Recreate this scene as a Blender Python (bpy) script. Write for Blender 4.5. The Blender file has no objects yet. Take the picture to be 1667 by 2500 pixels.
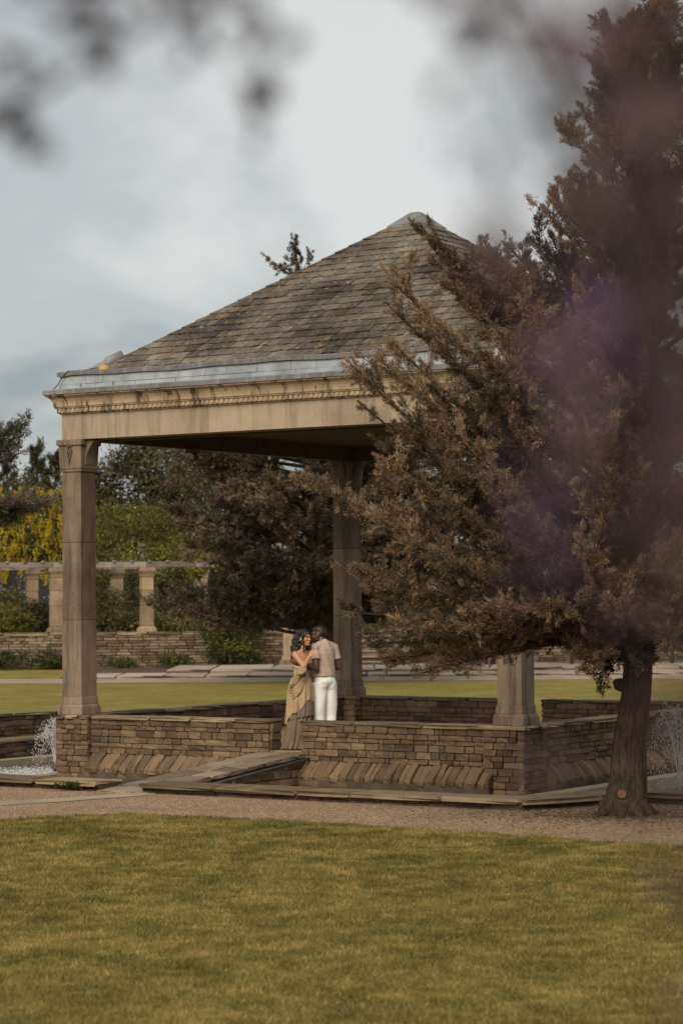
import bpy, bmesh, math, random
import numpy as np
from mathutils import Vector, Matrix, noise as mnoise

random.seed(11)
rng = np.random.default_rng(11)
sc = bpy.context.scene
col = sc.collection
PI = math.pi

# ------------------------------------------------------------------ camera
CAM_H = 2.45                       # lens height over the gravel
FPX, PITCH, ROLL = 5961.0, 0.0346, 0.0075
cam_data = bpy.data.cameras.new('camera')
cam = bpy.data.objects.new('camera', cam_data)
col.objects.link(cam)
cam.matrix_world = (Matrix.Translation((0, 0, CAM_H)) @ Matrix.Rotation(PI / 2 + PITCH, 4, 'X')
                    @ Matrix.Rotation(-ROLL, 4, 'Z'))
cam_data.sensor_width = 36.0
cam_data.lens = FPX / 2500.0 * 36.0
cam_data.clip_start = 0.05
cam_data.clip_end = 3000.0
cam_data.dof.use_dof = True
cam_data.dof.focus_distance = 30.0
cam_data.dof.aperture_fstop = 2.9
sc.camera = cam

# ------------------------------------------------------------------ sky, sun, exposure
SUN_EL, SUN_AZ = math.radians(36), math.radians(196)   # azimuth from +Y (view direction) clockwise
world = bpy.data.worlds.new('World')
sc.world = world
world.use_nodes = True
wn, wl = world.node_tree.nodes, world.node_tree.links
wn.clear()
w_out = wn.new('ShaderNodeOutputWorld')
w_bg = wn.new('ShaderNodeBackground')
w_bg.inputs['Strength'].default_value = 0.1
sky = wn.new('ShaderNodeTexSky')
sky.sky_type = 'NISHITA'
sky.sun_disc = False
sky.sun_elevation = SUN_EL
sky.sun_rotation = SUN_AZ
w_tc = wn.new('ShaderNodeTexCoord')
w_map = wn.new('ShaderNodeMapping')
w_map.inputs['Location'].default_value = (1.0, 9.0, 4.0)
w_map.inputs['Rotation'].default_value = (0.0, -0.9, 0.3)
w_map.inputs['Scale'].default_value = (1.0, 1.0, 1.5)
w_n1 = wn.new('ShaderNodeTexNoise')
w_n1.inputs['Scale'].default_value = 5.2
w_n1.inputs['Detail'].default_value = 5.0
w_n1.inputs['Roughness'].default_value = 0.5
w_n1.inputs['Distortion'].default_value = 0.15
w_r1 = wn.new('ShaderNodeValToRGB')
w_r1.color_ramp.interpolation = 'EASE'
e = w_r1.color_ramp.elements
e[0].position, e[0].color = 0.36, (1.00, 1.12, 1.18, 1)
e[1].position, e[1].color = 0.61, (2.66, 2.63, 2.52, 1)
m_ = e.new(0.46)
m_.color = (1.82, 1.87, 1.85, 1)
w_mix = wn.new('ShaderNodeMixRGB')
w_mix.inputs['Fac'].default_value = 0.94          # overcast: the blue shows faintly through the cloud
wl.new(w_tc.outputs['Generated'], w_map.inputs['Vector'])
wl.new(w_map.outputs['Vector'], w_n1.inputs['Vector'])
wl.new(w_n1.outputs['Fac'], w_r1.inputs['Fac'])
wl.new(sky.outputs['Color'], w_mix.inputs['Color1'])
wl.new(w_r1.outputs['Color'], w_mix.inputs['Color2'])
wl.new(w_mix.outputs['Color'], w_bg.inputs['Color'])
wl.new(w_bg.outputs['Background'], w_out.inputs['Surface'])

sun_data = bpy.data.lights.new('sun', 'SUN')
sun_data.energy = 1.5
sun_data.angle = math.radians(45)
sun_data.color = (1.0, 0.89, 0.72)
sun = bpy.data.objects.new('sun', sun_data)
col.objects.link(sun)
to_sun = Vector((math.sin(SUN_AZ) * math.cos(SUN_EL), math.cos(SUN_AZ) * math.cos(SUN_EL), math.sin(SUN_EL)))
sun.rotation_euler = to_sun.to_track_quat('Z', 'Y').to_euler()
sun.location = to_sun * 60

vs = sc.view_settings
vs.view_transform = 'Standard'
vs.look = 'None'
vs.exposure = 1.40
vs.gamma = 1.0
vs.use_curve_mapping = False
sc.render.engine = 'CYCLES'
sc.cycles.use_denoising = True
sc.cycles.max_bounces = 6
sc.cycles.diffuse_bounces = 3
sc.cycles.glossy_bounces = 3
sc.cycles.transmission_bounces = 4
sc.cycles.caustics_reflective = False
sc.cycles.caustics_refractive = False


# ------------------------------------------------------------------ helpers
def at(sx, sy, d):
    """world point at depth d seen at photo pixel (sx, sy)"""
    u, v = sx - 833.5, sy - 1250.0
    cr, sr, cp, sp = math.cos(ROLL), math.sin(ROLL), math.cos(PITCH), math.sin(PITCH)
    u0, v0 = cr * u - sr * v, sr * u + cr * v
    x, zu = u0 / FPX, -v0 / FPX
    y, z = cp - sp * zu, sp + cp * zu
    return Vector((x / y * d, d, CAM_H + z / y * d))


def on_ground(sx, sy, z0=0.0):
    p = at(sx, sy, 1.0)
    d = (z0 - CAM_H) / (p.z - CAM_H)
    return at(sx, sy, d)


# pavilion frame: local x runs along the front, local y into the depth
TH = 0.5733
A0 = Vector((-4.116, 36.0, 0.0))
U = Vector((math.cos(TH), -math.sin(TH), 0))
Vd = Vector((math.sin(TH), math.cos(TH), 0))
S, W = 7.66, 0.352                 # side of the square over the shafts, shaft width


def loc(t, y, z=0.0):
    return A0 + U * t + Vd * y + Vector((0, 0, z))


def tag(o, label=None, cat=None, group=None, kind=None):
    if label:
        o['label'] = label
    if cat:
        o['category'] = cat
    if group:
        o['group'] = group
    if kind:
        o['kind'] = kind
    return o


def empty(name, location=(0, 0, 0), rz=0.0):
    o = bpy.data.objects.new(name, None)
    col.objects.link(o)
    o.location = location
    o.rotation_euler = (0, 0, rz)
    o.empty_display_size = 0.2
    return o


def link(name, me, parent=None):
    o = bpy.data.objects.new(name, me)
    col.objects.link(o)
    if parent is not None:
        o.parent = parent
    return o


def pav(name, t=0.0, y=0.0, z=0.0, rz=0.0):
    return empty(name, loc(t, y, z), -TH + rz)


class MB:
    def __init__(self):
        self.v, self.f = [], []

    def add(self, v, f):
        n = len(self.v)
        self.v += [tuple(p) for p in v]
        self.f += [tuple(i + n for i in q) for q in f]
        return self

    def box(self, x0, x1, y0, y1, z0, z1):
        return self.add([(x0, y0, z0), (x1, y0, z0), (x1, y1, z0), (x0, y1, z0),
                         (x0, y0, z1), (x1, y0, z1), (x1, y1, z1), (x0, y1, z1)],
                        [(0, 3, 2, 1), (4, 5, 6, 7), (0, 1, 5, 4), (1, 2, 6, 5), (2, 3, 7, 6), (3, 0, 4, 7)])

    def frustum(self, r0, r1, z0, z1):
        """r = (x0,x1,y0,y1) at the bottom and the top"""
        a, b = r0, r1
        return self.add([(a[0], a[2], z0), (a[1], a[2], z0), (a[1], a[3], z0), (a[0], a[3], z0),
                         (b[0], b[2], z1), (b[1], b[2], z1), (b[1], b[3], z1), (b[0], b[3], z1)],
                        [(0, 3, 2, 1), (4, 5, 6, 7), (0, 1, 5, 4), (1, 2, 6, 5), (2, 3, 7, 6), (3, 0, 4, 7)])

    def prism(self, pts, z0, z1):
        n = len(pts)
        v = [(p[0], p[1], z0) for p in pts] + [(p[0], p[1], z1) for p in pts]
        f = [tuple(range(n))[::-1], tuple(range(n, 2 * n))]
        f += [(i, (i + 1) % n, n + (i + 1) % n, n + i) for i in range(n)]
        return self.add(v, f)

    def tube(self, pts, radii, n=8, caps=True):
        pts = [Vector(p) for p in pts]
        if not hasattr(radii, '__len__'):
            radii = [radii] * len(pts)
        v, f = [], []
        ref = Vector((0.13, 0.31, 0.94))
        for i, p in enumerate(pts):
            d = (pts[min(i + 1, len(pts) - 1)] - pts[max(i - 1, 0)])
            d = d.normalized() if d.length > 1e-9 else Vector((0, 0, 1))
            a = d.cross(ref)
            if a.length < 1e-3:
                a = d.cross(Vector((1, 0, 0)))
            a.normalize()
            b = d.cross(a)
            for k in range(n):
                c = 2 * PI * k / n
                v.append(p + a * (math.cos(c) * radii[i]) + b * (math.sin(c) * radii[i]))
        for i in range(len(pts) - 1):
            for k in range(n):
                k2 = (k + 1) % n
                f.append((i * n + k, i * n + k2, (i + 1) * n + k2, (i + 1) * n + k))
        if caps:
            f.append(tuple(range(n))[::-1])
            f.append(tuple(range((len(pts) - 1) * n, len(pts) * n)))
        return self.add(v, f)

    def lathe(self, prof, n=16, c=(0, 0)):
        v, f = [], []
        for r, z in prof:
            for k in range(n):
                a = 2 * PI * k / n
                v.append((c[0] + r * math.cos(a), c[1] + r * math.sin(a), z))
        for i in range(len(prof) - 1):
            for k in range(n):
                k2 = (k + 1) % n
                f.append((i * n + k, i * n + k2, (i + 1) * n + k2, (i + 1) * n + k))
        f.append(tuple(range(n))[::-1])
        f.append(tuple(range((len(prof) - 1) * n, len(prof) * n)))
        return self.add(v, f)

    def ring(self, prof, s0, s1):
        """mitred square moulding: prof = [(offset outward, z)] round the square s0..s1; closed strip of rings"""
        v, f = [], []
        for e_, z in prof:
            v += [(s0 - e_, s0 - e_, z), (s1 + e_, s0 - e_, z), (s1 + e_, s1 + e_, z), (s0 - e_, s1 + e_, z)]
        for i in range(len(prof) - 1):
            for k in range(4):
                k2 = (k + 1) % 4
                f.append((i * 4 + k, i * 4 + k2, (i + 1) * 4 + k2, (i + 1) * 4 + k))
        return self.add(v, f)

    def mesh(self, name, mat, smooth=False):
        me = bpy.data.meshes.new(name)
        me.from_pydata(self.v, [], self.f)
        me.materials.append(mat)
        if smooth:
            me.polygons.foreach_set('use_smooth', [True] * len(me.polygons))
        me.update()
        return me

    def build(self, name, mat, parent=None, smooth=False, bevel=0.0):
        o = link(name, self.mesh(name, mat, smooth), parent)
        if bevel:
            b = o.modifiers.new('edge', 'BEVEL')
            b.width, b.segments, b.limit_method = bevel, 2, 'ANGLE'
        return o


def np_mesh(name, V, F, mat, parent=None, tint=None, smooth=False):
    me = bpy.data.meshes.new(name)
    V = np.ascontiguousarray(V, dtype=np.float32)
    F = np.ascontiguousarray(F, dtype=np.int32)
    m, k = F.shape
    me.vertices.add(len(V))
    me.vertices.foreach_set('co', V.ravel())
    me.loops.add(m * k)
    me.loops.foreach_set('vertex_index', F.ravel())
    me.polygons.add(m)
    me.polygons.foreach_set('loop_start', np.arange(m, dtype=np.int32) * k)
    if smooth:
        me.polygons.foreach_set('use_smooth', np.ones(m, dtype=bool))
    if tint is not None:
        at_ = me.attributes.new('tint', 'FLOAT', 'FACE')
        at_.data.foreach_set('value', np.ascontiguousarray(tint, dtype=np.float32))
    me.materials.append(mat)
    me.update(calc_edges=True)
    return link(name, me, parent)


def unit(a):
    return a / (np.linalg.norm(a, axis=-1, keepdims=True) + 1e-9)


# ------------------------------------------------------------------ materials
def ramp(nt, stops, fac, interp='LINEAR'):
    r = nt.nodes.new('ShaderNodeValToRGB')
    r.color_ramp.interpolation = interp
    el = r.color_ramp.elements
    while len(el) < len(stops):
        el.new(0.5)
    for k, (p, c) in enumerate(stops):
        el[k].position = p
        el[k].color = (c[0], c[1], c[2], 1)
    nt.links.new(fac, r.inputs['Fac'])
    return r.outputs['Color']


def noise_node(nt, vec, scale, detail=4, rough=0.55, dist=0.0):
    n = nt.nodes.new('ShaderNodeTexNoise')
    n.inputs['Scale'].default_value = scale
    n.inputs['Detail'].default_value = detail
    n.inputs['Roughness'].default_value = rough
    n.inputs['Distortion'].default_value = dist
    nt.links.new(vec, n.inputs['Vector'])
    return n.outputs['Fac']


def mth(nt, op, a, b=None, clamp=False):
    n = nt.nodes.new('ShaderNodeMath')
    n.operation = op
    n.use_clamp = clamp
    for k, x in enumerate((a, b)):
        if x is None:
            continue
        if isinstance(x, (int, float)):
            n.inputs[k].default_value = x
        else:
            nt.links.new(x, n.inputs[k])
    return n.outputs[0]


def mixc(nt, fac, a, b, mode='MIX'):
    n = nt.nodes.new('ShaderNodeMixRGB')
    n.blend_type = mode
    for k, x in (('Fac', fac), ('Color1', a), ('Color2', b)):
        if isinstance(x, (int, float)):
            n.inputs[k].default_value = x
        elif isinstance(x, tuple):
            n.inputs[k].default_value = (x[0], x[1], x[2], 1)
        else:
            nt.links.new(x, n.inputs[k])
    return n.outputs['Color']


def base_mat(name, rough=0.85, spec=0.25):
    m = bpy.data.materials.new(name)
    m.use_nodes = True
    nt = m.node_tree
    b = nt.nodes['Principled BSDF']
    b.inputs['Roughness'].default_value = rough
    b.inputs['Specular IOR Level'].default_value = spec
    return m, nt, b


def posvec(nt, scale=(1, 1, 1)):
    g = nt.nodes.new('ShaderNodeNewGeometry')
    mp = nt.nodes.new('ShaderNodeMapping')
    mp.inputs['Scale'].default_value = scale
    nt.links.new(g.outputs['Position'], mp.inputs['Vector'])
    return mp.outputs['Vector']


def bump(nt, b, h, strength=0.4, dist=0.01):
    n = nt.nodes.new('ShaderNodeBump')
    n.inputs['Strength'].default_value = strength
    n.inputs['Distance'].default_value = dist
    nt.links.new(h, n.inputs['Height'])
    nt.links.new(n.outputs['Normal'], b.inputs['Normal'])


def stone_mat(name, c_dark, c_mid, c_light, big=1.3, fine=38, rnd=0.5, lichen=None, lichen_th=0.62,
              streak=None, streak_amt=0.0, rough=0.9, bstr=0.6, bdist=0.012, hue=None, stops=(0.22, 0.48, 0.78), s_th=(0.52, 0.70)):
    """weathered stone: broad tone noise + fine grain + per-piece random + lichen spots + run-off streaks"""
    m, nt, b = base_mat(name, rough)
    p = posvec(nt)
    f1 = noise_node(nt, p, big, 5, 0.6, 0.4)
    f2 = noise_node(nt, p, fine, 5, 0.7)
    oi = nt.nodes.new('ShaderNodeObjectInfo')
    at_ = nt.nodes.new('ShaderNodeAttribute')
    at_.attribute_name = 'tint'
    r = mth(nt, 'FRACT', mth(nt, 'ADD', oi.outputs['Random'], at_.outputs['Fac']))
    v = mth(nt, 'ADD', mth(nt, 'MULTIPLY', f1, 1.0 - rnd * 0.5), mth(nt, 'MULTIPLY', mth(nt, 'SUBTRACT', r, 0.5), rnd))
    v = mth(nt, 'ADD', v, mth(nt, 'MULTIPLY', mth(nt, 'SUBTRACT', f2, 0.5), 0.55))
    c = ramp(nt, [(stops[0], c_dark), (stops[1], c_mid), (stops[2], c_light)], v)
    if hue:
        r2 = mth(nt, 'FRACT', mth(nt, 'MULTIPLY', r, 7.31))
        c = mixc(nt, mth(nt, 'MULTIPLY', mth(nt, 'GREATER_THAN', r2, 0.72), 0.55), c, hue)
    if lichen:
        fl = noise_node(nt, p, 9.0, 6, 0.75, 0.2)
        k = ramp(nt, [(lichen_th, (0, 0, 0)), (lichen_th + 0.07, (1, 1, 1))], fl)
        c = mixc(nt, k, c, lichen)
    if streak:
        ps = posvec(nt, (5.0, 5.0, 0.45))
        fs = noise_node(nt, ps, 1.6, 5, 0.65, 0.3)
        k = ramp(nt, [(s_th[0], (0, 0, 0)), (s_th[1], (1, 1, 1))], fs)
        c = mixc(nt, mth(nt, 'MULTIPLY', k, streak_amt), c, streak)
    nt.links.new(c, b.inputs['Base Color'])
    f3 = noise_node(nt, p, fine * 0.4, 6, 0.7)
    bump(nt, b, mth(nt, 'ADD', f3, mth(nt, 'MULTIPLY', f2, 0.4)), bstr, bdist)
    return m


def plain_mat(name, c, rough=0.7, spec=0.3, var=0.12, scale=8.0, metal=0.0, bstr=0.0, c2=None):
    m, nt, b = base_mat(name, rough, spec)
    b.inputs['Metallic'].default_value = metal
    p = posvec(nt)
    f = noise_node(nt, p, scale, 5, 0.6)
    lo = tuple(x * (1 - var) for x in c)
    hi = tuple(min(1, x * (1 + var)) for x in (c2 or c))
    nt.links.new(ramp(nt, [(0.3, lo), (0.7, hi)], f), b.inputs['Base Color'])
    if bstr:
        bump(nt, b, f, bstr, 0.01)
    return m


def leaf_mat(name, stops, transl=0.25, rough=0.65):
    """foliage colour from the per-face 'tint' value (which leaf it is), with a little light let through"""
    m, nt, b = base_mat(name, rough, 0.2)
    at_ = nt.nodes.new('ShaderNodeAttribute')
    at_.attribute_name = 'tint'
    c = ramp(nt, stops, at_.outputs['Fac'])
    nt.links.new(c, b.inputs['Base Color'])
    tr = nt.nodes.new('ShaderNodeBsdfTranslucent')
    nt.links.new(c, tr.inputs['Color'])
    mx = nt.nodes.new('ShaderNodeMixShader')
    mx.inputs['Fac'].default_value = transl
    out = nt.nodes['Material Output']
    nt.links.new(b.outputs['BSDF'], mx.inputs[1])
    nt.links.new(tr.outputs['BSDF'], mx.inputs[2])
    nt.links.new(mx.outputs['Shader'], out.inputs['Surface'])
    return m


M = {}
M['ashlar'] = stone_mat('ashlar_stone', (0.098, 0.069, 0.048), (0.200, 0.145, 0.103), (0.300, 0.226, 0.165), big=1.15, fine=48,
                        rnd=0.30, streak=(0.060, 0.044, 0.034), streak_amt=0.75, bstr=0.3, bdist=0.006,
                        lichen=(0.31, 0.255, 0.19), lichen_th=0.70, s_th=(0.46, 0.66))
M['render'] = stone_mat('architrave_stone', (0.19, 0.142, 0.102), (0.300, 0.232, 0.168), (0.39, 0.312, 0.232), big=0.8, fine=50,
                        rnd=0.05, streak=(0.14, 0.105, 0.075), streak_amt=0.65, s_th=(0.47, 0.68), bstr=0.22, bdist=0.005)
M['cornice'] = stone_mat('cornice_stone', (0.185, 0.128, 0.080), (0.325, 0.238, 0.156), (0.42, 0.320, 0.22), big=1.6, fine=60,
                         rnd=0.05, streak=(0.042, 0.030, 0.022), streak_amt=0.9, s_th=(0.50, 0.62), bstr=0.3, bdist=0.006)
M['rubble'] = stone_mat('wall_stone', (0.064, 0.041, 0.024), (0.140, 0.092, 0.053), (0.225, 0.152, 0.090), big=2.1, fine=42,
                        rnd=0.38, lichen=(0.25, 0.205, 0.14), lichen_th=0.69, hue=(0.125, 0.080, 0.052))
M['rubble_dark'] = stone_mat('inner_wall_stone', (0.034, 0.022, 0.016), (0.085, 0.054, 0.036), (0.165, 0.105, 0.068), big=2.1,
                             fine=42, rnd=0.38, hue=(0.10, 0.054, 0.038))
M['mortar'] = stone_mat('mortar', (0.046, 0.032, 0.021), (0.080, 0.056, 0.037), (0.12, 0.086, 0.058), big=4, fine=60, rnd=0.1)
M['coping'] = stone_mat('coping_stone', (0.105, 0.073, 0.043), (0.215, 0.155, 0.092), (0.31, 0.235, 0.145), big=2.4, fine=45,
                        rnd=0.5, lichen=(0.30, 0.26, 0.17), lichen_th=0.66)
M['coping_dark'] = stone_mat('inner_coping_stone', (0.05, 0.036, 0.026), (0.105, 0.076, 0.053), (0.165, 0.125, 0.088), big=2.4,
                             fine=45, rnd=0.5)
M['far_stone'] = stone_mat('garden_wall_stone', (0.085, 0.058, 0.038), (0.18, 0.128, 0.084), (0.29, 0.218, 0.152), big=0.9, fine=20,
                           rnd=0.4, lichen=(0.13, 0.13, 0.06), lichen_th=0.64, bstr=0.3)
M['far_pillar'] = stone_mat('pergola_stone', (0.15, 0.105, 0.068), (0.30, 0.215, 0.140), (0.42, 0.33, 0.23), big=1.1, fine=22,
                            rnd=0.3, streak=(0.11, 0.08, 0.06), streak_amt=0.7, bstr=0.3)
M['slate'] = stone_mat('slate', (0.034, 0.027, 0.021), (0.102, 0.084, 0.066), (0.215, 0.187, 0.152), big=0.7, fine=24, rnd=0.15,
                       lichen=(0.29, 0.262, 0.215), lichen_th=0.60, bstr=1.0, bdist=0.015, stops=(0.30, 0.47, 0.68))
M['slate_ochre'] = stone_mat('slate_with_ochre_lichen', (0.040, 0.030, 0.022), (0.108, 0.085, 0.063), (0.205, 0.172, 0.132), big=0.7,
                             fine=24, rnd=0.15, lichen=(0.190, 0.120, 0.055), lichen_th=0.545, bstr=1.0, bdist=0.015, stops=(0.30, 0.47, 0.68))
M['lead'] = plain_mat('lead_sheet', (0.205, 0.225, 0.240), 0.55, 0.4, 0.30, 2.2, 0.0, 0.15, c2=(0.25, 0.275, 0.30))
M['lead_dark'] = stone_mat('lead_roll', (0.085, 0.082, 0.084), (0.150, 0.147, 0.152), (0.235, 0.235, 0.242), big=2.0, fine=30, rnd=0.3,
                           streak=(0.30, 0.30, 0.31), streak_amt=0.45, rough=0.55, bstr=0.2, bdist=0.004)
M['ceiling'] = plain_mat('stained_boards', (0.060, 0.040, 0.027), 0.75, 0.25, 0.35, 6.0)
M['concrete'] = stone_mat('pool_concrete', (0.16, 0.125, 0.085), (0.27, 0.215, 0.150), (0.35, 0.285, 0.205), big=1.4, fine=40, rnd=0.1,
                          bstr=0.2, bdist=0.004)
M['paving'] = stone_mat('paving_stone', (0.12, 0.088, 0.060), (0.215, 0.162, 0.115), (0.29, 0.225, 0.162), big=1.8, fine=40, rnd=0.45,
                        bstr=0.3, bdist=0.006)
M['far_paving'] = stone_mat('terrace_paving', (0.24, 0.185, 0.140), (0.36, 0.285, 0.225), (0.44, 0.36, 0.29), big=0.6, fine=12, rnd=0.3)
M['metal_dark'] = plain_mat('dark_pipe', (0.035, 0.034, 0.036), 0.45, 0.5, 0.2)
M['timber'] = stone_mat('weathered_timber', (0.11, 0.088, 0.072), (0.23, 0.192, 0.165), (0.35, 0.305, 0.27), big=1.5, fine=18, rnd=0.4)
def bark_material():
    m, nt, b = base_mat('bark', 0.95, 0.1)
    pv_ = posvec(nt, (1, 1, 0.10))
    f1 = noise_node(nt, pv_, 42, 6, 0.7, 0.6)
    f2 = noise_node(nt, posvec(nt), 3.0, 4, 0.6)
    f3 = noise_node(nt, posvec(nt, (1, 1, 0.3)), 90, 4, 0.7)
    v = mth(nt, 'ADD', mth(nt, 'MULTIPLY', f1, 0.7), mth(nt, 'MULTIPLY', f2, 0.3))
    v = mth(nt, 'ADD', v, mth(nt, 'MULTIPLY', mth(nt, 'SUBTRACT', f3, 0.5), 0.4))
    c = ramp(nt, [(0.34, (0.020, 0.013, 0.010)), (0.47, (0.060, 0.041, 0.029)), (0.60, (0.115, 0.083, 0.060)), (0.75, (0.17, 0.13, 0.095))], v)
    nt.links.new(c, b.inputs['Base Color'])
    bump(nt, b, mth(nt, 'ADD', f1, mth(nt, 'MULTIPLY', f3, 0.4)), 1.0, 0.04)
    return m


M['bark'] = bark_material()
M['cut_wood'] = plain_mat('cut_wood', (0.14, 0.066, 0.030), 0.7, 0.2, 0.25, 30)
M['soil'] = stone_mat('soil', (0.03, 0.02, 0.012), (0.06, 0.042, 0.027), (0.10, 0.072, 0.046), big=2, fine=30, rnd=0)
M['yellow'] = plain_mat('yellow_plastic', (0.40, 0.215, 0.06), 0.5, 0.4, 0.25, 40)
M['cable'] = plain_mat('black_cable', (0.02, 0.02, 0.02), 0.6, 0.3, 0.1)

# --- conifer greens browned by the season, yellow-green shrubs, laburnum
M['juniper'] = leaf_mat('browned_juniper', [(0.0, (0.015, 0.018, 0.010)), (0.22, (0.038, 0.034, 0.019)), (0.45, (0.098, 0.070, 0.040)), (0.65, (0.180, 0.115, 0.068)),
                                            (0.85, (0.235, 0.146, 0.092)), (1.0, (0.25, 0.18, 0.102))], 0.12)
M['cedar'] = leaf_mat('dark_cedar', [(0.0, (0.015, 0.014, 0.009)), (0.4, (0.042, 0.032, 0.020)), (0.75, (0.105, 0.074, 0.045)),
                                     (1.0, (0.20, 0.140, 0.085))], 0.10)
M['spruce'] = leaf_mat('grey_green_conifer', [(0.0, (0.040, 0.042, 0.026)), (0.5, (0.088, 0.080, 0.054)), (1.0, (0.20, 0.145, 0.108))], 0.2)
M['dark_leaf'] = leaf_mat('dark_green_leaf', [(0.0, (0.018, 0.018, 0.008)), (0.5, (0.042, 0.039, 0.017)), (1.0, (0.10, 0.086, 0.034))], 0.2)
M['olive_leaf'] = leaf_mat('olive_leaf', [(0.0, (0.055, 0.050, 0.020)), (0.5, (0.115, 0.100, 0.036)), (1.0, (0.19, 0.155, 0.050))], 0.3)
M['lime_leaf'] = leaf_mat('lime_leaf', [(0.0, (0.09, 0.085, 0.017)), (0.5, (0.19, 0.175, 0.030)), (1.0, (0.32, 0.29, 0.045))], 0.35)
M['ivy_leaf'] = leaf_mat('ivy_leaf', [(0.0, (0.018, 0.026, 0.010)), (0.5, (0.045, 0.055, 0.017)), (0.8, (0.10, 0.11, 0.025)), (1.0, (0.22, 0.20, 0.04))], 0.25)
M['laburnum_leaf'] = leaf_mat('laburnum_leaf', [(0.0, (0.04, 0.055, 0.014)), (1.0, (0.115, 0.13, 0.032))], 0.3)
M['laburnum_bloom'] = leaf_mat('laburnum_bloom', [(0.0, (0.36, 0.24, 0.012)), (1.0, (0.58, 0.42, 0.03))], 0.35)
M['purple_leaf'] = leaf_mat('purple_leaf', [(0.0, (0.042, 0.023, 0.028)), (0.55, (0.090, 0.055, 0.068)), (0.85, (0.14, 0.09, 0.11)), (1.0, (0.17, 0.125, 0.125))], 0.25)
M['lilac_bloom'] = leaf_mat('lilac_bloom', [(0.0, (0.12, 0.068, 0.135)), (1.0, (0.22, 0.14, 0.26))], 0.3)
M['plum_leaf'] = leaf_mat('plum_leaf', [(0.0, (0.020, 0.012, 0.012)), (1.0, (0.050, 0.032, 0.034))], 0.15)
M['grass_blade'] = leaf_mat('grass_blade', [(0.0, (0.074, 0.068, 0.016)), (0.40, (0.140, 0.120, 0.028)), (0.72, (0.215, 0.168, 0.044)),
                                            (1.0, (0.36, 0.262, 0.095))], 0.3)


def lawn_material():
    m, nt, b = base_mat('lawn', 0.9, 0.1)
    p = posvec(nt)
    f1 = noise_node(nt, p, 0.55, 6, 0.65, 0.6)
    f2 = noise_node(nt, posvec(nt, (1, 0.55, 1)), 11, 6, 0.75)
    f3 = noise_node(nt, p, 60, 3, 0.7)
    f0 = noise_node(nt, p, 2.6, 6, 0.7, 0.5)
    v = mth(nt, 'ADD', mth(nt, 'MULTIPLY', f1, 0.5), mth(nt, 'MULTIPLY', f2, 0.5))
    v = mth(nt, 'ADD', v, mth(nt, 'MULTIPLY', mth(nt, 'SUBTRACT', f0, 0.5), 0.6))
    v = mth(nt, 'ADD', v, mth(nt, 'MULTIPLY', mth(nt, 'SUBTRACT', f3, 0.5), 0.35))
    c = ramp(nt, [(0.34, (0.110, 0.094, 0.022)), (0.46, (0.180, 0.148, 0.036)), (0.58, (0.235, 0.188, 0.050)), (0.72, (0.33, 0.25, 0.088))], v)
    nt.links.new(c, b.inputs['Base Color'])
    bump(nt, b, mth(nt, 'ADD', f3, f2), 0.7, 0.03)
    return m


def gravel_material():
    m, nt, b = base_mat('gravel', 0.9, 0.2)
    p = posvec(nt)
    vo = nt.nodes.new('ShaderNodeTexVoronoi')
    vo.inputs['Scale'].default_value = 42
    nt.links.new(p, vo.inputs['Vector'])
    sep = nt.nodes.new('ShaderNodeSeparateColor')
    nt.links.new(vo.outputs['Color'], sep.inputs['Color'])
    f1 = noise_node(nt, p, 0.9, 5, 0.6, 0.5)
    v = mth(nt, 'ADD', mth(nt, 'MULTIPLY', sep.outputs[0], 0.55), mth(nt, 'MULTIPLY', f1, 0.45))
    c = ramp(nt, [(0.12, (0.105, 0.058, 0.032)), (0.40, (0.192, 0.124, 0.074)), (0.62, (0.272, 0.184, 0.115)), (0.9, (0.41, 0.295, 0.200))], v)
    nt.links.new(c, b.inputs['Base Color'])
    bump(nt, b, mth(nt, 'SUBTRACT', 1.0, vo.outputs['Distance']), 0.8, 0.012)
    return m


def water_material():
    m, nt, b = base_mat('pool_water', 0.08, 0.5)
    b.inputs['Base Color'].default_value = (0.045, 0.048, 0.045, 1)
    p = posvec(nt)
    f = noise_node(nt, p, 9, 4, 0.7, 0.8)
    bump(nt, b, f, 0.8, 0.03)
    return m


def spray_material():
    m, nt, b = base_mat('fountain_spray', 0.4, 0.4)
    b.inputs['Base Color'].default_value = (0.74, 0.72, 0.69, 1)
    b.inputs['Transmission Weight'].default_value = 0.3
    return m


M['lawn'] = lawn_material()
M['gravel'] = gravel_material()
M['water'] = water_material()
M['spray'] = spray_material()


# ------------------------------------------------------------------ reusable stone pieces (unit size, scaled when placed)
def unit_stone(seed, jit=0.05, inset=0.06):
    r = random.Random(seed)
    bm = bmesh.new()
    bmesh.ops.create_cube(bm, size=1.0)
    bmesh.ops.subdivide_edges(bm, edges=bm.edges[:], cuts=1, use_grid_fill=True)
    for v in bm.verts:
        k = sum(1 for c in v.co if abs(c) > 0.4)
        s = {3: 1 - inset * 1.5, 2: 1 - inset * 0.55, 1: 1.0}.get(k, 1.0)
        v.co *= s
        if k >= 1:
            v.co += Vector((r.uniform(-jit, jit) * 0.7, r.uniform(-jit, jit) * 1.6, r.uniform(-jit, jit)))
    me = bpy.data.meshes.new('stone_shape')
    bm.to_mesh(me)
    bm.free()
    return me


def stone_set(mat, n, jit, inset, seed):
    out = []
    for k in range(n):
        me = unit_stone(seed + k, jit, inset)
        me.materials.append(mat)
        out.append(me)
    return out


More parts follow.
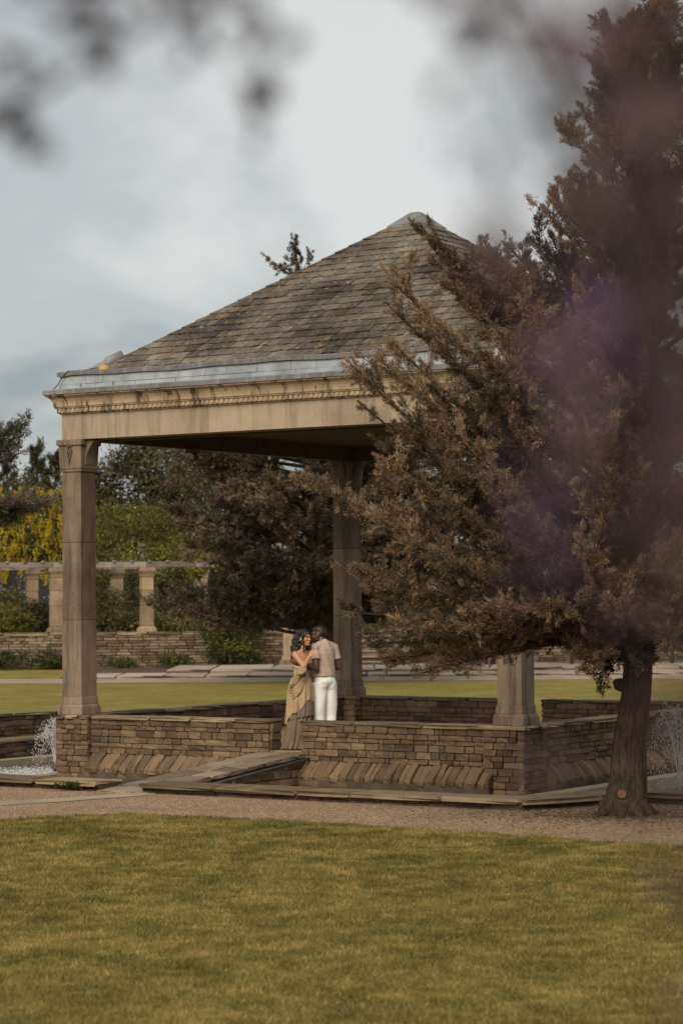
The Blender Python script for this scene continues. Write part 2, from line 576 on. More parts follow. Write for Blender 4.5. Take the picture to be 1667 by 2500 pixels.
ST = {k: stone_set(M[k], 10, 0.045, 0.035, 100 + 20 * i) for i, k in enumerate(('rubble', 'rubble_dark', 'far_stone'))}
BATTER = []
for k in range(8):
    r_0 = random.Random(500 + k)
    prof_ = [(0.12, 1.0), (0.0, 1.0), (-0.30, 0.80), (-0.62, 0.56), (-0.90, 0.36), (-1.0, 0.22), (-0.97, 0.0), (0.12, 0.0)]
    vv = []
    for sx_, ins in ((-0.5, .05), (-0.43, 0), (0.43, 0), (0.5, .05)):
        for (yy_, zz_) in prof_:
            vv.append((sx_ + r_0.uniform(-.05, .05), yy_ * (1 - ins * 1.6) + (r_0.uniform(-.06, .06) if yy_ < 0 else 0), zz_ - ins * 1.3 * (zz_ > 0.1) + r_0.uniform(-.03, .03)))
    ff = [tuple(range(7, -1, -1)), tuple(range(24, 32))]
    for a_ in range(3):
        ff += [(a_ * 8 + q_, a_ * 8 + (q_ + 1) % 8, a_ * 8 + 8 + (q_ + 1) % 8, a_ * 8 + 8 + q_) for q_ in range(8)]
    BATTER.append(MB().add(vv, ff).mesh('batter_shape', M['rubble']))
CP = {k: stone_set(M[k], 6, 0.035, 0.03, 300 + 20 * i) for i, k in enumerate(('coping', 'coping_dark', 'paving', 'far_paving'))}


def piece(name, me, parent, p, scale, rot=(0, 0, 0)):
    o = bpy.data.objects.new(name, me)
    col.objects.link(o)
    o.parent = parent
    o.location = p
    o.scale = scale
    o.rotation_euler = rot
    return o


def stone_face(parent, x0, y0, ang, length, z0, z1, kind='rubble', course=0.08, lmin=0.09, lmax=0.33, depth=0.10,
               proud=0.035, rnd=None, limit=None, name='stone', gap=0.008, vary=0.28):
    """courses of separate stones on a face that starts at (x0,y0), runs along angle ang and looks to its right-hand side (-y for 0)"""
    r = rnd or random
    ca, sa = math.cos(ang), math.sin(ang)
    z = z0
    n = 0
    hs = []
    while z < z1 - 0.02:
        h = course * r.uniform(1 - vary, 1 + vary)
        if z1 - z - h < course * 0.55:
            h = z1 - z
        hs.append((z, h))
        z += h
    for zz, h in hs:
        x = 0.0
        while x < length - 0.02:
            L = r.uniform(lmin, lmax)
            if r.random() < 0.2:
                L *= 0.55
            if length - x - L < lmin * 0.8:
                L = length - x
            out = proud + r.uniform(-0.012, 0.010)
            cx, cy = x + L / 2, depth / 2 - out
            px, py = x0 + ca * cx - sa * cy, y0 + sa * cx + ca * cy
            piece(name, r.choice(ST[kind]), parent, (px, py, zz + h / 2),
                  (max(0.02, L - gap), depth, max(0.02, h - gap)), (r.uniform(-.02, .02), r.uniform(-.02, .02), ang + r.uniform(-.02, .02)))
            n += 1
            x += L
    return n


def coping_run(parent, x0, y0, ang, length, z0, th, y_in, y_out, kind='coping', lmin=0.55, lmax=1.15, rnd=None, name='coping_slab'):
    """flat slabs laid end to end; y_out = overhang before the face, y_in = depth behind it"""
    r = rnd or random
    ca, sa = math.cos(ang), math.sin(ang)
    x = 0.0
    while x < length - 0.01:
        L = r.uniform(lmin, lmax)
        if length - x - L < lmin * 0.7:
            L = length - x
        cx, cy = x + L / 2, (y_in - y_out) / 2 + r.uniform(-.012, .012)
        piece(name, r.choice(CP[kind]), parent, (x0 + ca * cx - sa * cy, y0 + sa * cx + ca * cy, z0 + th / 2 + r.uniform(-.004, .006)),
              (L - 0.008, y_in + y_out, th), (r.uniform(-.012, .012), r.uniform(-.006, .006), ang + r.uniform(-.01, .01)))
        x += L


def batter_run(parent, x0, y0, ang, length, z_top, z_foot, out, kind='rubble', rnd=None):
    """the row of leaning stones at the foot of the wall"""
    r = rnd or random
    ca, sa = math.cos(ang), math.sin(ang)
    x = 0.0
    while x < length - 0.03:
        w = r.uniform(0.05, 0.165)
        if length - x - w < 0.05:
            w = length - x
        cx = x + w / 2
        o = piece('batter_stone', r.choice(BATTER), parent, (x0 + ca * cx, y0 + sa * cx, z_foot - 0.012),
                  (w - 0.009, out * r.uniform(0.86, 1.06), (z_top - z_foot) * r.uniform(0.92, 1.03)))
        o.rotation_euler = (r.uniform(-.05, .05), r.uniform(0.03, 0.15), ang + r.uniform(-.05, .05))
        x += w


# ------------------------------------------------------------------ ground sheets, pool basin, paths
def ground_sheet():
    bm = bmesh.new()
    outer = [(-700, -40), (700, -40), (700, 1500), (-700, 1500)]
    hole = [loc(-3.85, -3.3), loc(9.55, -3.3), loc(10.15, -1.75), loc(15.5, -1.75), loc(15.5, 9.5), loc(-3.85, 9.5)]
    for ring in (outer, [(p.x, p.y) for p in hole]):
        vs_ = [bm.verts.new((x, y, 0)) for x, y in ring]
        for i in range(len(vs_)):
            bm.edges.new((vs_[i], vs_[(i + 1) % len(vs_)]))
    bmesh.ops.triangle_fill(bm, use_beauty=True, use_dissolve=False, edges=bm.edges[:])
    for f in bm.faces:
        if f.normal.z < 0:
            f.normal_flip()
    me = bpy.data.meshes.new('ground')
    bm.to_mesh(me)
    bm.free()
    me.materials.append(M['lawn'])
    return tag(link('ground', me), kind='structure')


ground_sheet()

# gravel walk in front of the pools: front edge follows the curve of the lawn
lawn_edge = [(-900, 2060), (-420, 2026), (-150, 2011), (0, 2003), (120, 1994), (298, 1988), (470, 1993), (640, 2002), (957, 2020), (1250, 2039),
             (1667, 2069), (2100, 2098), (2800, 2140)]
edge_w = []
for k in range(len(lawn_edge) - 1):
    for q in range(8):
        a, b = lawn_edge[k], lawn_edge[k + 1]
        s = q / 8
        p = on_ground(a[0] + (b[0] - a[0]) * s, a[1] + (b[1] - a[1]) * s)
        edge_w.append((p.x + random.uniform(-.05, .05), p.y + random.uniform(-.10, .10)))
back = [loc(16, -1.72), loc(10.25, -1.72), loc(9.62, -3.28), loc(-14, -3.28)]
gv = MB()
pts = edge_w + [(p.x, p.y) for p in back]
gv.add([(x, y, 0.004) for x, y in pts], [tuple(range(len(pts)))])
tag(gv.build('gravel_path', M['gravel']), kind='structure')

strip = MB()
a = [on_ground(-60, 1961), on_ground(150, 1950), on_ground(372, 1934)]
b = [on_ground(380, 1942), on_ground(150, 1959), on_ground(-60, 1972)]
strip.add([(p.x, p.y, 0.010) for p in a + b], [(0, 5, 4, 1), (1, 4, 3, 2)])
tag(strip.build('path_strip', M['concrete']), kind='structure')

# pool basin under the moat, water in the pools left and right of the pavilion
basin = pav('pool_basin')
MB().box(-3.9, 15.6, -3.35, 9.6, -0.62, -0.45).build('basin_floor', M['concrete'], basin)
MB().box(0.6, 7.1, -3.1, -0.30, -0.45, -0.13).build('dry_bed', M['soil'], basin)
MB().box(-3.42, -3.22, -3.05, 9.3, -0.45, -0.16).build('concrete_rim', M['concrete'], basin, bevel=0.015)
MB().box(S + 0.36, S + 0.60, -2.4, 9.3, -0.45, -0.09).build('concrete_rim', M['concrete'], basin, bevel=0.015)
MB().box(-0.62, -0.40, -0.1, 9.3, -0.45, -0.16).build('concrete_rim', M['concrete'], basin, bevel=0.015)
tag(basin, kind='structure')
for nm, (x0, x1) in (('l', (-3.60, -0.30)), ('r', (S + 0.30, 15.4))):
    wv = MB()
    wv.add([(x0, -3.1, 0), (x1, -3.1, 0), (x1, 9.4, 0), (x0, 9.4, 0)], [(0, 1, 2, 3)])
    o = wv.build('water', M['water'])
    o.location = loc(0, 0, -0.27)
    o.rotation_euler = (0, 0, -TH)
    tag(o, kind='structure')

FLOOR_Z = 0.32
fl = MB()
fl.box(0.1, S - 0.1, 0.05, S - 0.1, -0.45, FLOOR_Z)
o = fl.build('pavilion_floor', M['gravel'])
o.location = loc(0, 0, 0)
o.rotation_euler = (0, 0, -TH)
tag(o, kind='structure')

# ------------------------------------------------------------------ pool kerbs
KZ = 0.125


def kerb(name, runs, label, cat='kerb', ivy=False):
    t = pav(name)
    core = MB()
    for (x0, y0, x1, y1, stones) in runs:
        dx, dy = x1 - x0, y1 - y0
        L = math.hypot(dx, dy)
        ang = math.atan2(dy, dx)
        ca, sa = math.cos(ang), math.sin(ang)
        q = [(0, 0.06), (L, 0.06), (L, 0.40), (0, 0.40)]
        core.prism([(x0 + ca * a_ - sa * b_, y0 + sa * a_ + ca * b_) for a_, b_ in q], -0.5, KZ - 0.055)
        if stones:
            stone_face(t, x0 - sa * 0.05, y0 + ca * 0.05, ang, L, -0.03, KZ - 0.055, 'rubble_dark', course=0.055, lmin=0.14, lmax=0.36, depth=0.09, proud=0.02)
        coping_run(t, x0, y0, ang, L, KZ - 0.055, 0.058, 0.50, 0.05, lmin=0.7, lmax=1.3)
    core.build('core', M['mortar'], t)
    tag(t, label, cat, 'stone kerbs round the pools')
    return t


kerb('pool_kerb', [(-4.0, -3.58, 3.52, -3.58, True)], 'low stone kerb left of the little bridge, moss at its end')
kerb('pool_kerb', [(4.18, -3.58, 9.60, -3.58, True), (9.60, -3.56, 10.25, -1.98, True), (10.25, -1.98, 15.0, -1.98, True)],
     'long low stone kerb from the little bridge to behind the tree trunk')
k3 = pav('pool_kerb')
cm = MB()
cm.box(-3.92, -3.58, -3.0, 9.2, -0.5, KZ - 0.055)
cm.build('core', M['mortar'], k3)
stone_face(k3, -3.58, -3.0, PI / 2, 12.0, -0.17, KZ - 0.06, 'rubble_dark', course=0.075, lmin=0.2, lmax=0.5, depth=0.09, proud=0.03)
coping_run(k3, -3.58, -3.0, PI / 2, 12.0, KZ - 0.055, 0.058, 0.42, 0.06, lmin=0.8, lmax=1.4)
tag(k3, 'low stone kerb behind the left fountain, running away from us', 'kerb', 'stone kerbs round the pools')

# ------------------------------------------------------------------ low walls and corner piers of the pavilion
CAPZ, CAPT = 0.743, 0.048
WALL_TOP = CAPZ - CAPT


def front_wall(t0, t1, label, end_left=False, end_right=False):
    r = random.Random(int(t0 * 100) + 5)
    L = t1 - t0
    t = pav('low_stone_wall', t0, 0.0)
    MB().box(0.03, L - 0.03, 0.02, 0.27, -0.45, WALL_TOP - 0.004).build('core', M['mortar'], t)
    stone_face(t, 0, 0.02, 0, L, 0.20, WALL_TOP, 'rubble', course=0.083, rnd=r)
    MB().box(0.0, L, -0.20, 0.02, -0.45, -0.045).build('footing', M['mortar'], t)
    stone_face(t, 0, -0.17, 0, L, -0.16, -0.05, 'rubble', course=0.10, lmin=0.2, lmax=0.5, depth=0.1, proud=0.03, rnd=r)
    batter_run(t, 0, 0.0, 0, L, 0.222, -0.05, 0.215, rnd=r)
    stone_face(t, L, 0.27, PI, L, FLOOR_Z - 0.02, WALL_TOP, 'rubble', course=0.085, rnd=r, depth=0.08, proud=0.02)
    if end_right:
        stone_face(t, L, 0.02, PI / 2, 0.25, 0.2, WALL_TOP, 'rubble', course=0.12, lmin=0.25, lmax=0.26, depth=0.08, proud=0.03, rnd=r)
    if end_left:
        stone_face(t, 0.0, 0.27, -PI / 2, 0.25, 0.2, WALL_TOP, 'rubble', course=0.12, lmin=0.25, lmax=0.26, depth=0.08, proud=0.03, rnd=r)
    coping_run(t, -0.02, 0.0, 0, L + 0.04, WALL_TOP, CAPT, 0.33, 0.045, rnd=r)
    tag(t, label, 'wall', 'low stone walls round the pavilion')
    return t


front_wall(0.53, 3.68, 'low rubble stone wall between the left column and the little bridge', end_right=True)
front_wall(4.22, 7.27, 'low rubble stone wall the couple stand behind, right of the bridge', end_left=True)


def inner_wall(t0, y0, rz, L, label, outer=False, kind='rubble_dark'):
    """wall whose seen face looks into the pavilion (face on local y=0, looking to -y)"""
    r = random.Random(int(L * 100) + 7 + int(y0 * 10))
    t = pav('low_stone_wall', t0, y0, 0, rz)
    MB().box(0.02, L - 0.02, 0.02, 0.27, -0.45, WALL_TOP - 0.004).build('core', M['mortar'], t)
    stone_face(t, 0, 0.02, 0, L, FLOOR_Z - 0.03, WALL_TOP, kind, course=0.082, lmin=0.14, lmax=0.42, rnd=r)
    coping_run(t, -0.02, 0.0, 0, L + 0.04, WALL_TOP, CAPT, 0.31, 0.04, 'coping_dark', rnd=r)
    tag(t, label, 'wall', 'low stone walls round the pavilion')
    return t


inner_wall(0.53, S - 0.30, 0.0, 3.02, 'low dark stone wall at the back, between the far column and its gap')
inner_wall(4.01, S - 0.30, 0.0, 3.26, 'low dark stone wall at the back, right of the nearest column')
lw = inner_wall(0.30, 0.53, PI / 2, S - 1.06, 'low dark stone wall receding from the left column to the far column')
# weep hole in the receding wall
MB().box(4.10, 4.28, -0.05, 0.05, 0.52, 0.62).build('weep_hole', M['cable'], lw)

# right-hand wall of the pavilion, seen from outside
r_ = random.Random(77)
rw = pav('low_stone_wall', S, 0.53, 0, PI / 2)
Lr = S - 1.06
MB().box(0.03, Lr - 0.03, 0.02, 0.27, -0.45, WALL_TOP - 0.004).build('core', M['mortar'], rw)
stone_face(rw, 0, 0.02, 0, Lr, 0.20, WALL_TOP, 'rubble', course=0.083, lmin=0.12, lmax=0.32, rnd=r_)
MB().box(0.0, Lr, -0.20, 0.02, -0.45, -0.045).build('footing', M['mortar'], rw)
stone_face(rw, 0, -0.17, 0, Lr, -0.14, -0.05, 'rubble', course=0.09, lmin=0.3, lmax=0.6, depth=0.1, proud=0.03, rnd=r_)
batter_run(rw, 0, 0.0, 0, Lr, 0.222, -0.05, 0.215, rnd=r_)
coping_run(rw, -0.02, 0.0, 0, Lr + 0.04, WALL_TOP, CAPT, 0.33, 0.045, rnd=r_)
tag(rw, 'low rubble stone wall running back behind the tree trunk on the right', 'wall', 'low stone walls round the pavilion')


def pier(x, y, rz, label):
    """corner pier; local corner (0,0) is the outer front-left corner of the shaft"""
    t = pav('stone_pier', x, y, 0, rz)
    r = random.Random(int(x * 13 + y * 7 + 3))
    a, b = -0.075, 0.53
    MB().box(a + 0.03, b - 0.03, a + 0.03, b - 0.03, -0.45, WALL_TOP - 0.003).build('core', M['mortar'], t)
    for (px, py, an) in ((a, a + 0.03, 0), (b - 0.03, a, PI / 2), (b, b - 0.03, PI), (a + 0.03, b, -PI / 2)):
        stone_face(t, px, py, an, b - a, -0.16, WALL_TOP, 'rubble', course=0.083, lmin=0.13, lmax=0.26, depth=0.10, proud=0.035, rnd=r)
    for k in range(3):
        L = (b - a + 0.07) / 3
        piece('coping_slab', r.choice(CP['coping']), t, (a - 0.035 + L * (k + .5), (a + b) / 2, WALL_TOP + CAPT / 2 + 0.003),
              (L - 0.006, b - a + 0.07, CAPT + 0.004), (0, 0, r.uniform(-.01, .01)))
    tag(t, label, 'pier', 'rubble stone piers under the columns')
    return t


pier(0, 0, 0, 'rubble stone pier carrying the left column, beside the left fountain')
pier(S, 0, PI / 2, 'rubble stone pier carrying the nearest column, right of the couple')
pier(0, S, -PI / 2, 'rubble stone pier under the far column behind the couple')

# ------------------------------------------------------------------ little bridge
br = pav('stone_bridge')
bx0, bx1 = 3.50, 4.30
by0, by1, bz0, bz1 = -3.62, 0.32, 0.012, 0.325
blen = by1 - by0
bang = math.atan2(bz1 - bz0, blen)


def bz(y):
    return bz0 + (bz1 - bz0) * (y - by0) / blen


core = MB()
core.add([(bx0 + .05, by0 + .3, -0.4), (bx1 - .05, by0 + .3, -0.4), (bx1 - .05, by1, -0.4), (bx0 + .05, by1, -0.4),
          (bx0 + .05, by0 + .3, bz(by0 + .3) - .05), (bx1 - .05, by0 + .3, bz(by0 + .3) - .05), (bx1 - .05, by1, bz1 - .05), (bx0 + .05, by1, bz1 - .05)],
         [(0, 3, 2, 1), (4, 5, 6, 7), (0, 1, 5, 4), (1, 2, 6, 5), (2, 3, 7, 6), (3, 0, 4, 7)])
core.build('core', M['mortar'], br)
y = by0
while y < by1 - 0.05:
    Ls = random.uniform(0.36, 0.52)
    if by1 - y - Ls < 0.25:
        Ls = by1 - y
    xs = [bx0, bx0 + random.uniform(0.3, 0.5), bx1]
    for k in range(2):
        piece('paving_slab', random.choice(CP['paving']), br, ((xs[k] + xs[k + 1]) / 2, y + Ls / 2, bz(y + Ls / 2) - 0.024 + random.uniform(-.002, .003)),
              (xs[k + 1] - xs[k] - .006, Ls - .006, 0.05), (bang, 0, 0))
    y += Ls
# side stones under the slabs, seen on the right flank
for k in range(3):
    z1_ = 0.20 - k * 0.11
    yy = -1.9 + k * 0.2
    while yy < -0.22:
        L = random.uniform(0.18, 0.36)
        if bz(yy) - 0.07 > z1_ - 0.02:
            piece('stone', random.choice(ST['rubble']), br, (bx1 - 0.05, yy + L / 2, z1_ - 0.05), (0.12, L - .014, 0.098), (0, 0, random.uniform(-.03, .03)))
        yy += L
MB().tube([(bx1 + 0.05, -2.75, bz(-2.75) - 0.09), (bx1 + 0.05, -0.2, bz(-0.2) - 0.075), (bx1 + 0.05, 0.0, bz(0) - 0.07)], 0.021, 10).build(
    'pipe', M['metal_dark'], br, smooth=True)
tag(br, 'narrow paved stone bridge sloping up to the gap in the wall', 'bridge')

# ------------------------------------------------------------------ the pavilion
P = pav('pavilion')
SOF = 4.79


def column(cx, cy, fx, fy):
    """shaft square with its outer corner at (cx,cy); fx,fy = +1/-1 direction to the inside"""
    x0, x1 = sorted((cx, cx + fx * W))
    y0, y1 = sorted((cy, cy + fy * W))
    b = MB()

    def rect(e_):
        return (x0 - e_, x1 + e_, y0 - e_, y1 + e_)
    z = CAPZ + 0.006
    b.frustum(rect(0.052), rect(0.050), z, z + 0.105)
    b.frustum(rect(0.046), rect(0.030), z + 0.105, z + 0.150)
    b.frustum(rect(0.020), rect(0.016), z + 0.150, z + 0.262)
    base = b.build('column', M['ashlar'], P, bevel=0.008)
    zs = [z + 0.262, 1.71 + 0.42, 3.27, 4.31]
    for k in range(3):
        s = MB()
        s.frustum(rect(0.004 - 0.002 * k), rect(0.002 - 0.002 * k), zs[k] + (0.004 if k else 0), zs[k + 1])
        s.build('shaft_block', M['ashlar'], base, bevel=0.006)
    c = MB()
    c.frustum(rect(0.014), rect(0.020), 4.315, 4.35)
    c.frustum(rect(0.012), rect(0.012), 4.35, 4.358)
    c.frustum(rect(0.022), rect(0.034), 4.358, 4.69)
    c.frustum(rect(0.030), rect(0.056), 4.69, 4.705)
    c.frustum(rect(0.060), rect(0.060), 4.705, SOF - 0.003)
    # hollow bracket towards the middle of the pavilion
    for k in range(18):
        a0, a1 = k / 18, (k + 1) / 18
        z0, z1 = 4.42 + 0.36 * a0, 4.42 + 0.36 * a1
        o1 = 0.034 + 0.16 * (a1 ** 2.2)
        xa, xb = (x1, x1 + o1) if fx > 0 else (x0 - o1, x0)
        ya, yb = (y1, y1 + o1) if fy > 0 else (y0 - o1, y0)
        c.box(xa, xb, y0 + 0.07, y1 - 0.07, z0, z1 - 0.0003)
        c.box(x0 + 0.07, x1 - 0.07, ya, yb, z0 + 0.0001, z1 - 0.0004)
    cap = c.build('capital', M['ashlar'], base, bevel=0.006)
    # carved chevrons on the two outer faces
    for face in (0, 1):
        g = MB()
        for k, (zt, hw, hh) in enumerate(((4.700, 0.052, 0.13), (4.630, 0.052, 0.19))):
            for sgn in (-1, 1):
                w_ = 0.016
                q = [(0, zt - hh), (sgn * hw, zt), (sgn * (hw - w_), zt + 0.004), (0, zt - hh + 0.045)]
                mid = (x0 + x1) / 2 if face == 0 else (y0 + y1) / 2
                d0 = 0.030 + 0.012
                v = []
                for dd in (0.0, d0 + 0.006 * k + 0.012):
                    for (h_, zz) in q:
                        if face == 0:
                            yy = (y0 - dd) if fy > 0 else (y1 + dd)
                            v.append((mid + h_, yy, zz))
                        else:
                            xx = (x0 - dd) if fx > 0 else (x1 + dd)
                            v.append((xx, mid + h_, zz))
                g.add(v, [(0, 1, 2, 3), (7, 6, 5, 4), (0, 4, 5, 1), (1, 5, 6, 2), (2, 6, 7, 3), (3, 7, 4, 0)])
        yf = (y0 if fy > 0 else y1)
        xf = (x0 if fx > 0 else x1)
        prof = [(0.028 * math.cos(k_ / 6 * 2 * PI), 0.028 * math.sin(k_ / 6 * 2 * PI)) for k_ in range(6)]
        v = []
        for dd in (0.0, 0.072):
            for a_, b_ in prof:
                if face == 0:
                    v.append(((x0 + x1) / 2 + a_, yf - fy * dd, 4.70 + b_))
                else:
                    v.append((xf - fx * dd, (y0 + y1) / 2 + a_, 4.70 + b_))
        g.add(v, [tuple(range(6)), tuple(range(11, 5, -1))] + [(k_, (k_ + 1) % 6, 6 + (k_ + 1) % 6, 6 + k_) for k_ in range(6)])
        g.build('chevron_relief', M['ashlar'], base)
    return base


column(0, 0, 1, 1)
column(S, 0, -1, 1)
column(0, S, 1, -1)
column(S, S, -1, -1)

# architrave ring (outer faces flush with the shafts)
ar = MB()
ar.ring([(-W, SOF), (0.0, SOF), (0.0, SOF + 0.372), (-0.02, SOF + 0.375)], 0, S)
ar.ring([(-W, 5.3), (-W, SOF)], 0, S)
ar.build('architrave', M['render'], P)
co = MB()
z0 = SOF + 0.372
co.ring([(-0.02, z0), (0.022, z0), (0.026, z0 + 0.018), (0.05, z0 + 0.02), (0.05, z0 + 0.085), (0.072, z0 + 0.090), (0.074, z0 + 0.108),
         (0.088, z0 + 0.112), (0.090, z0 + 0.150), (0.098, z0 + 0.185), (0.118, z0 + 0.225), (0.148, z0 + 0.252), (0.176, z0 + 0.264), (0.178, z0 + 0.282),
         (0.186, z0 + 0.284), (0.186, z0 + 0.297), (0.0, z0 + 0.297)], 0, S)
corn = co.build('cornice', M['cornice'], P)
den_me = MB().box(-0.026, 0.026, -0.016, 0.004, -0.026, 0.026).mesh('dentil', M['cornice'])
n_d = 92
for side in range(2):
    for k in range(n_d):
        s_ = -0.03 + (S + 0.06) * (k + 0.5) / n_d
        if side == 0:
            piece('dentil', den_me, corn, (s_, -0.051, z0 + 0.054), (1, 1, 1))
        else:
            piece('dentil', den_me, corn, (S + 0.051, s_, z0 + 0.054), (1, 1, 1), (0, 0, PI / 2))
# lead gutter: lower lip, flashing in sheets, upper roll
LZ = z0 + 0.300
ld = MB()
ld.ring([(-0.1, LZ), (0.200, LZ - 0.012), (0.202, LZ + 0.045), (0.17, LZ + 0.062), (-0.1, LZ + 0.066)], 0, S)
gut = ld.build('lead_gutter', M['lead_dark'], P)
random.seed(5)
for side in range(4):
    for row in range(2):
        x = -0.015
        while x < S + 0.01:
            L = random.uniform(0.5, 0.8) if row == 0 else random.uniform(0.32, 0.6)
            L = min(L, S + 0.015 - x)
            za, zb = (LZ + 0.060, LZ + 0.150) if row == 0 else (LZ + 0.138, LZ + 0.262)
            e0, e1 = (0.058, 0.034) if row == 0 else (0.044, 0.016)
            e0 += random.uniform(-.004, .004)
            g = MB()
            g.add([(x + .003, -e0, za), (x + L - .003, -e0, za), (x + L - .003, -e1, zb), (x + .003, -e1, zb),
                   (x + .003, -e0 + .02, za), (x + L - .003, -e0 + .02, za), (x + L - .003, -e1 + .02, zb), (x + .003, -e1 + .02, zb)],
                  [(0, 1, 2, 3), (7, 6, 5, 4), (0, 4, 5, 1), (1, 5, 6, 2), (2, 6, 7, 3), (3, 7, 4, 0)])
            o = g.build('lead_sheet', M['lead'], gut)
            if side:
                o.matrix_local = Matrix.Translation((S / 2, S / 2, 0)) @ Matrix.Rotation(side * PI / 2, 4, 'Z') @ Matrix.Translation((-S / 2, -S / 2, 0))
            x += L
            if x > S - 0.2:
                break
bk = MB()
bk.ring([(0.02, LZ + 0.05), (0.004, LZ + 0.27)], 0, S)
bk.build('gutter_backing', M['lead_dark'], gut)
rl = MB()
N = 60
prof = [(0.00, 0.268), (0.050, 0.258), (0.054, 0.318), (0.03, 0.330), (-0.22, 0.322), (-0.30, 0.20)]


def sag(s_):
    return 0.010 * math.sin(s_ * 1.9 + 1.0) + 0.006 * math.sin(s_ * 5.1)


for side in range(4):
    v, f = [], []
    for k in range(N + 1):
        for e_, dz in prof:
            s0, s1 = -e_, S + e_
            s_ = s0 + (s1 - s0) * k / N
            p = Vector((s_, -e_, LZ + dz + sag(s_ + side * 3) * (1 if 0.02 < k / N < 0.98 else 0))) - Vector((S / 2, S / 2, 0))
            p = Matrix.Rotation(side * PI / 2, 3, 'Z') @ p + Vector((S / 2, S / 2, 0))
            v.append(p)
    n = len(prof)
    for k in range(N):
        for j in range(n - 1):
            f.append((k * n + j, k * n + n + j, k * n + n + j + 1, k * n + j + 1))
    rl.add(v, f)
rl.build('lead_roll', M['lead_dark'], gut)

# ceiling boards
cl = MB().box(W, S - W, W, S - W, 5.02, 5.06).build('ceiling', M['ceiling'], P)
nb = 44
bw = (S - 2 * W) / nb
bme = MB().box(-(S / 2 - W) + .01, S / 2 - W - .01, -bw / 2 + .008, bw / 2 - .008, -0.012, 0.012).mesh('ceiling_board', M['ceiling'])
for k in range(nb):
    piece('ceiling_board', bme, cl, (S / 2, W + bw * (k + .5), 5.01 + random.uniform(-.004, .004)), (1, 1, 1))
for (xa, xb, ya, yb) in ((W, W + 0.10, W, S - W), (S - W - 0.10, S - W, W, S - W), (W + .1, S - W - .1, W, W + 0.10), (W + .1, S - W - .1, S - W - 0.10, S - W)):
    MB().box(xa, xb, ya, yb, SOF - 0.03, 5.0).build('wall_plate', M['ceiling'], P)
lm = MB()
lm.box(W + 0.02, W + 0.16, 2.55, 2.75, SOF - 0.10, SOF - 0.03)
lm.tube([(W + .1, 2.65, SOF - .09), (W + .2, 2.6, SOF - .16)], [0.03, 0.045], 8)
lm.build('ceiling_light', M['metal_dark'], P)

# --- slated roof: separate slates on the front face (the 300 largest), the rest as one mass per face
EAVE_E, EAVE_Z, APEX_Z = -0.20, 5.70, 8.27
half = S / 2 + EAVE_E
SLEN = math.hypot(half, APEX_Z - EAVE_Z)
SANG = math.atan2(APEX_Z - EAVE_Z, half)
rf = MB()
c_ = S / 2
rf.add([(c_ - half, c_ - half, EAVE_Z - .03), (c_ + half, c_ - half, EAVE_Z - .03), (c_ + half, c_ + half, EAVE_Z - .03), (c_ - half, c_ + half, EAVE_Z - .03), (c_, c_, APEX_Z - .03)],
       [(0, 1, 4), (1, 2, 4), (2, 3, 4), (3, 0, 4)])
roof = rf.build('roof', M['mortar'], P)
NC = 24
EXPO = SLEN / NC


def slate_shape(seed):
    r = random.Random(seed)
    v = []
    nx = 4
    for zz in (0, 1):
        for k in range(nx + 1):
            x = -0.5 + k / nx
            v.append((x, -0.5 + (r.uniform(-.04, .05) if zz == 0 or True else 0) + (0.05 * r.random() if k in (0, nx) else 0), zz))
        for k in range(nx + 1):
            v.append((-0.5 + k / nx, 0.5, zz * 0.4 + (1 - zz) * 0))
    m = nx + 1
    f = []
    for k in range(nx):
        f.append((k, m + k, m + k + 1, k + 1))
        f.append((2 * m + k, 2 * m + k + 1, 3 * m + k + 1, 3 * m + k))
        f.append((k, k + 1, 2 * m + k + 1, 2 * m + k))
    f.append((0, 2 * m, 3 * m, m))
    f.append((nx, m + nx, 3 * m + nx, 2 * m + nx))
    return v, f


SL_V = [slate_shape(900 + k) for k in range(8)]
SL_M = {}
for mk in ('slate', 'slate_ochre'):
    SL_M[mk] = []
    for v, f in SL_V:
        mb = MB()
        mb.add(v, f)
        SL_M[mk].append(mb.mesh('slate_shape', M[mk]))
slates = []
for side in range(4):
    for cidx in range(NC - 1):
        s0 = cidx * EXPO
        wrow = half * (1 - (s0 + EXPO * 0.1) / SLEN)       # half width of the row at its lower edge
        wtop = half * (1 - (s0 + EXPO) / SLEN)
        x = -wrow
        first = True
        while x < wrow - 0.01:
            L = random.uniform(0.15, 0.29)
            if first:
                L *= random.uniform(0.4, 1.0)
                first = False
            if wrow - x - L < 0.10:
                L = wrow - x
            slates.append((side, cidx, x, L, s0, wrow))
            x += L
front = [q for q in slates if q[0] == 0 and q[2] > -q[5] + 0.25 and q[2] + q[3] < q[5] - 0.25]
front_sorted = sorted(front, key=lambda q: -q[3])[:300]
chosen = set(id(q) for q in front_sorted)
stuff_v = {}


def slate_mat(side, s0, x):
    pr = 0.08 + 0.75 * max(0, (s0 / SLEN - 0.62) / 0.38)
    if side == 0 and x < -0.0 and abs(x) > half * (1 - s0 / SLEN) - 0.5:
        pr = max(pr, 0.55)
    return 'slate_ochre' if random.random() < pr else 'slate'


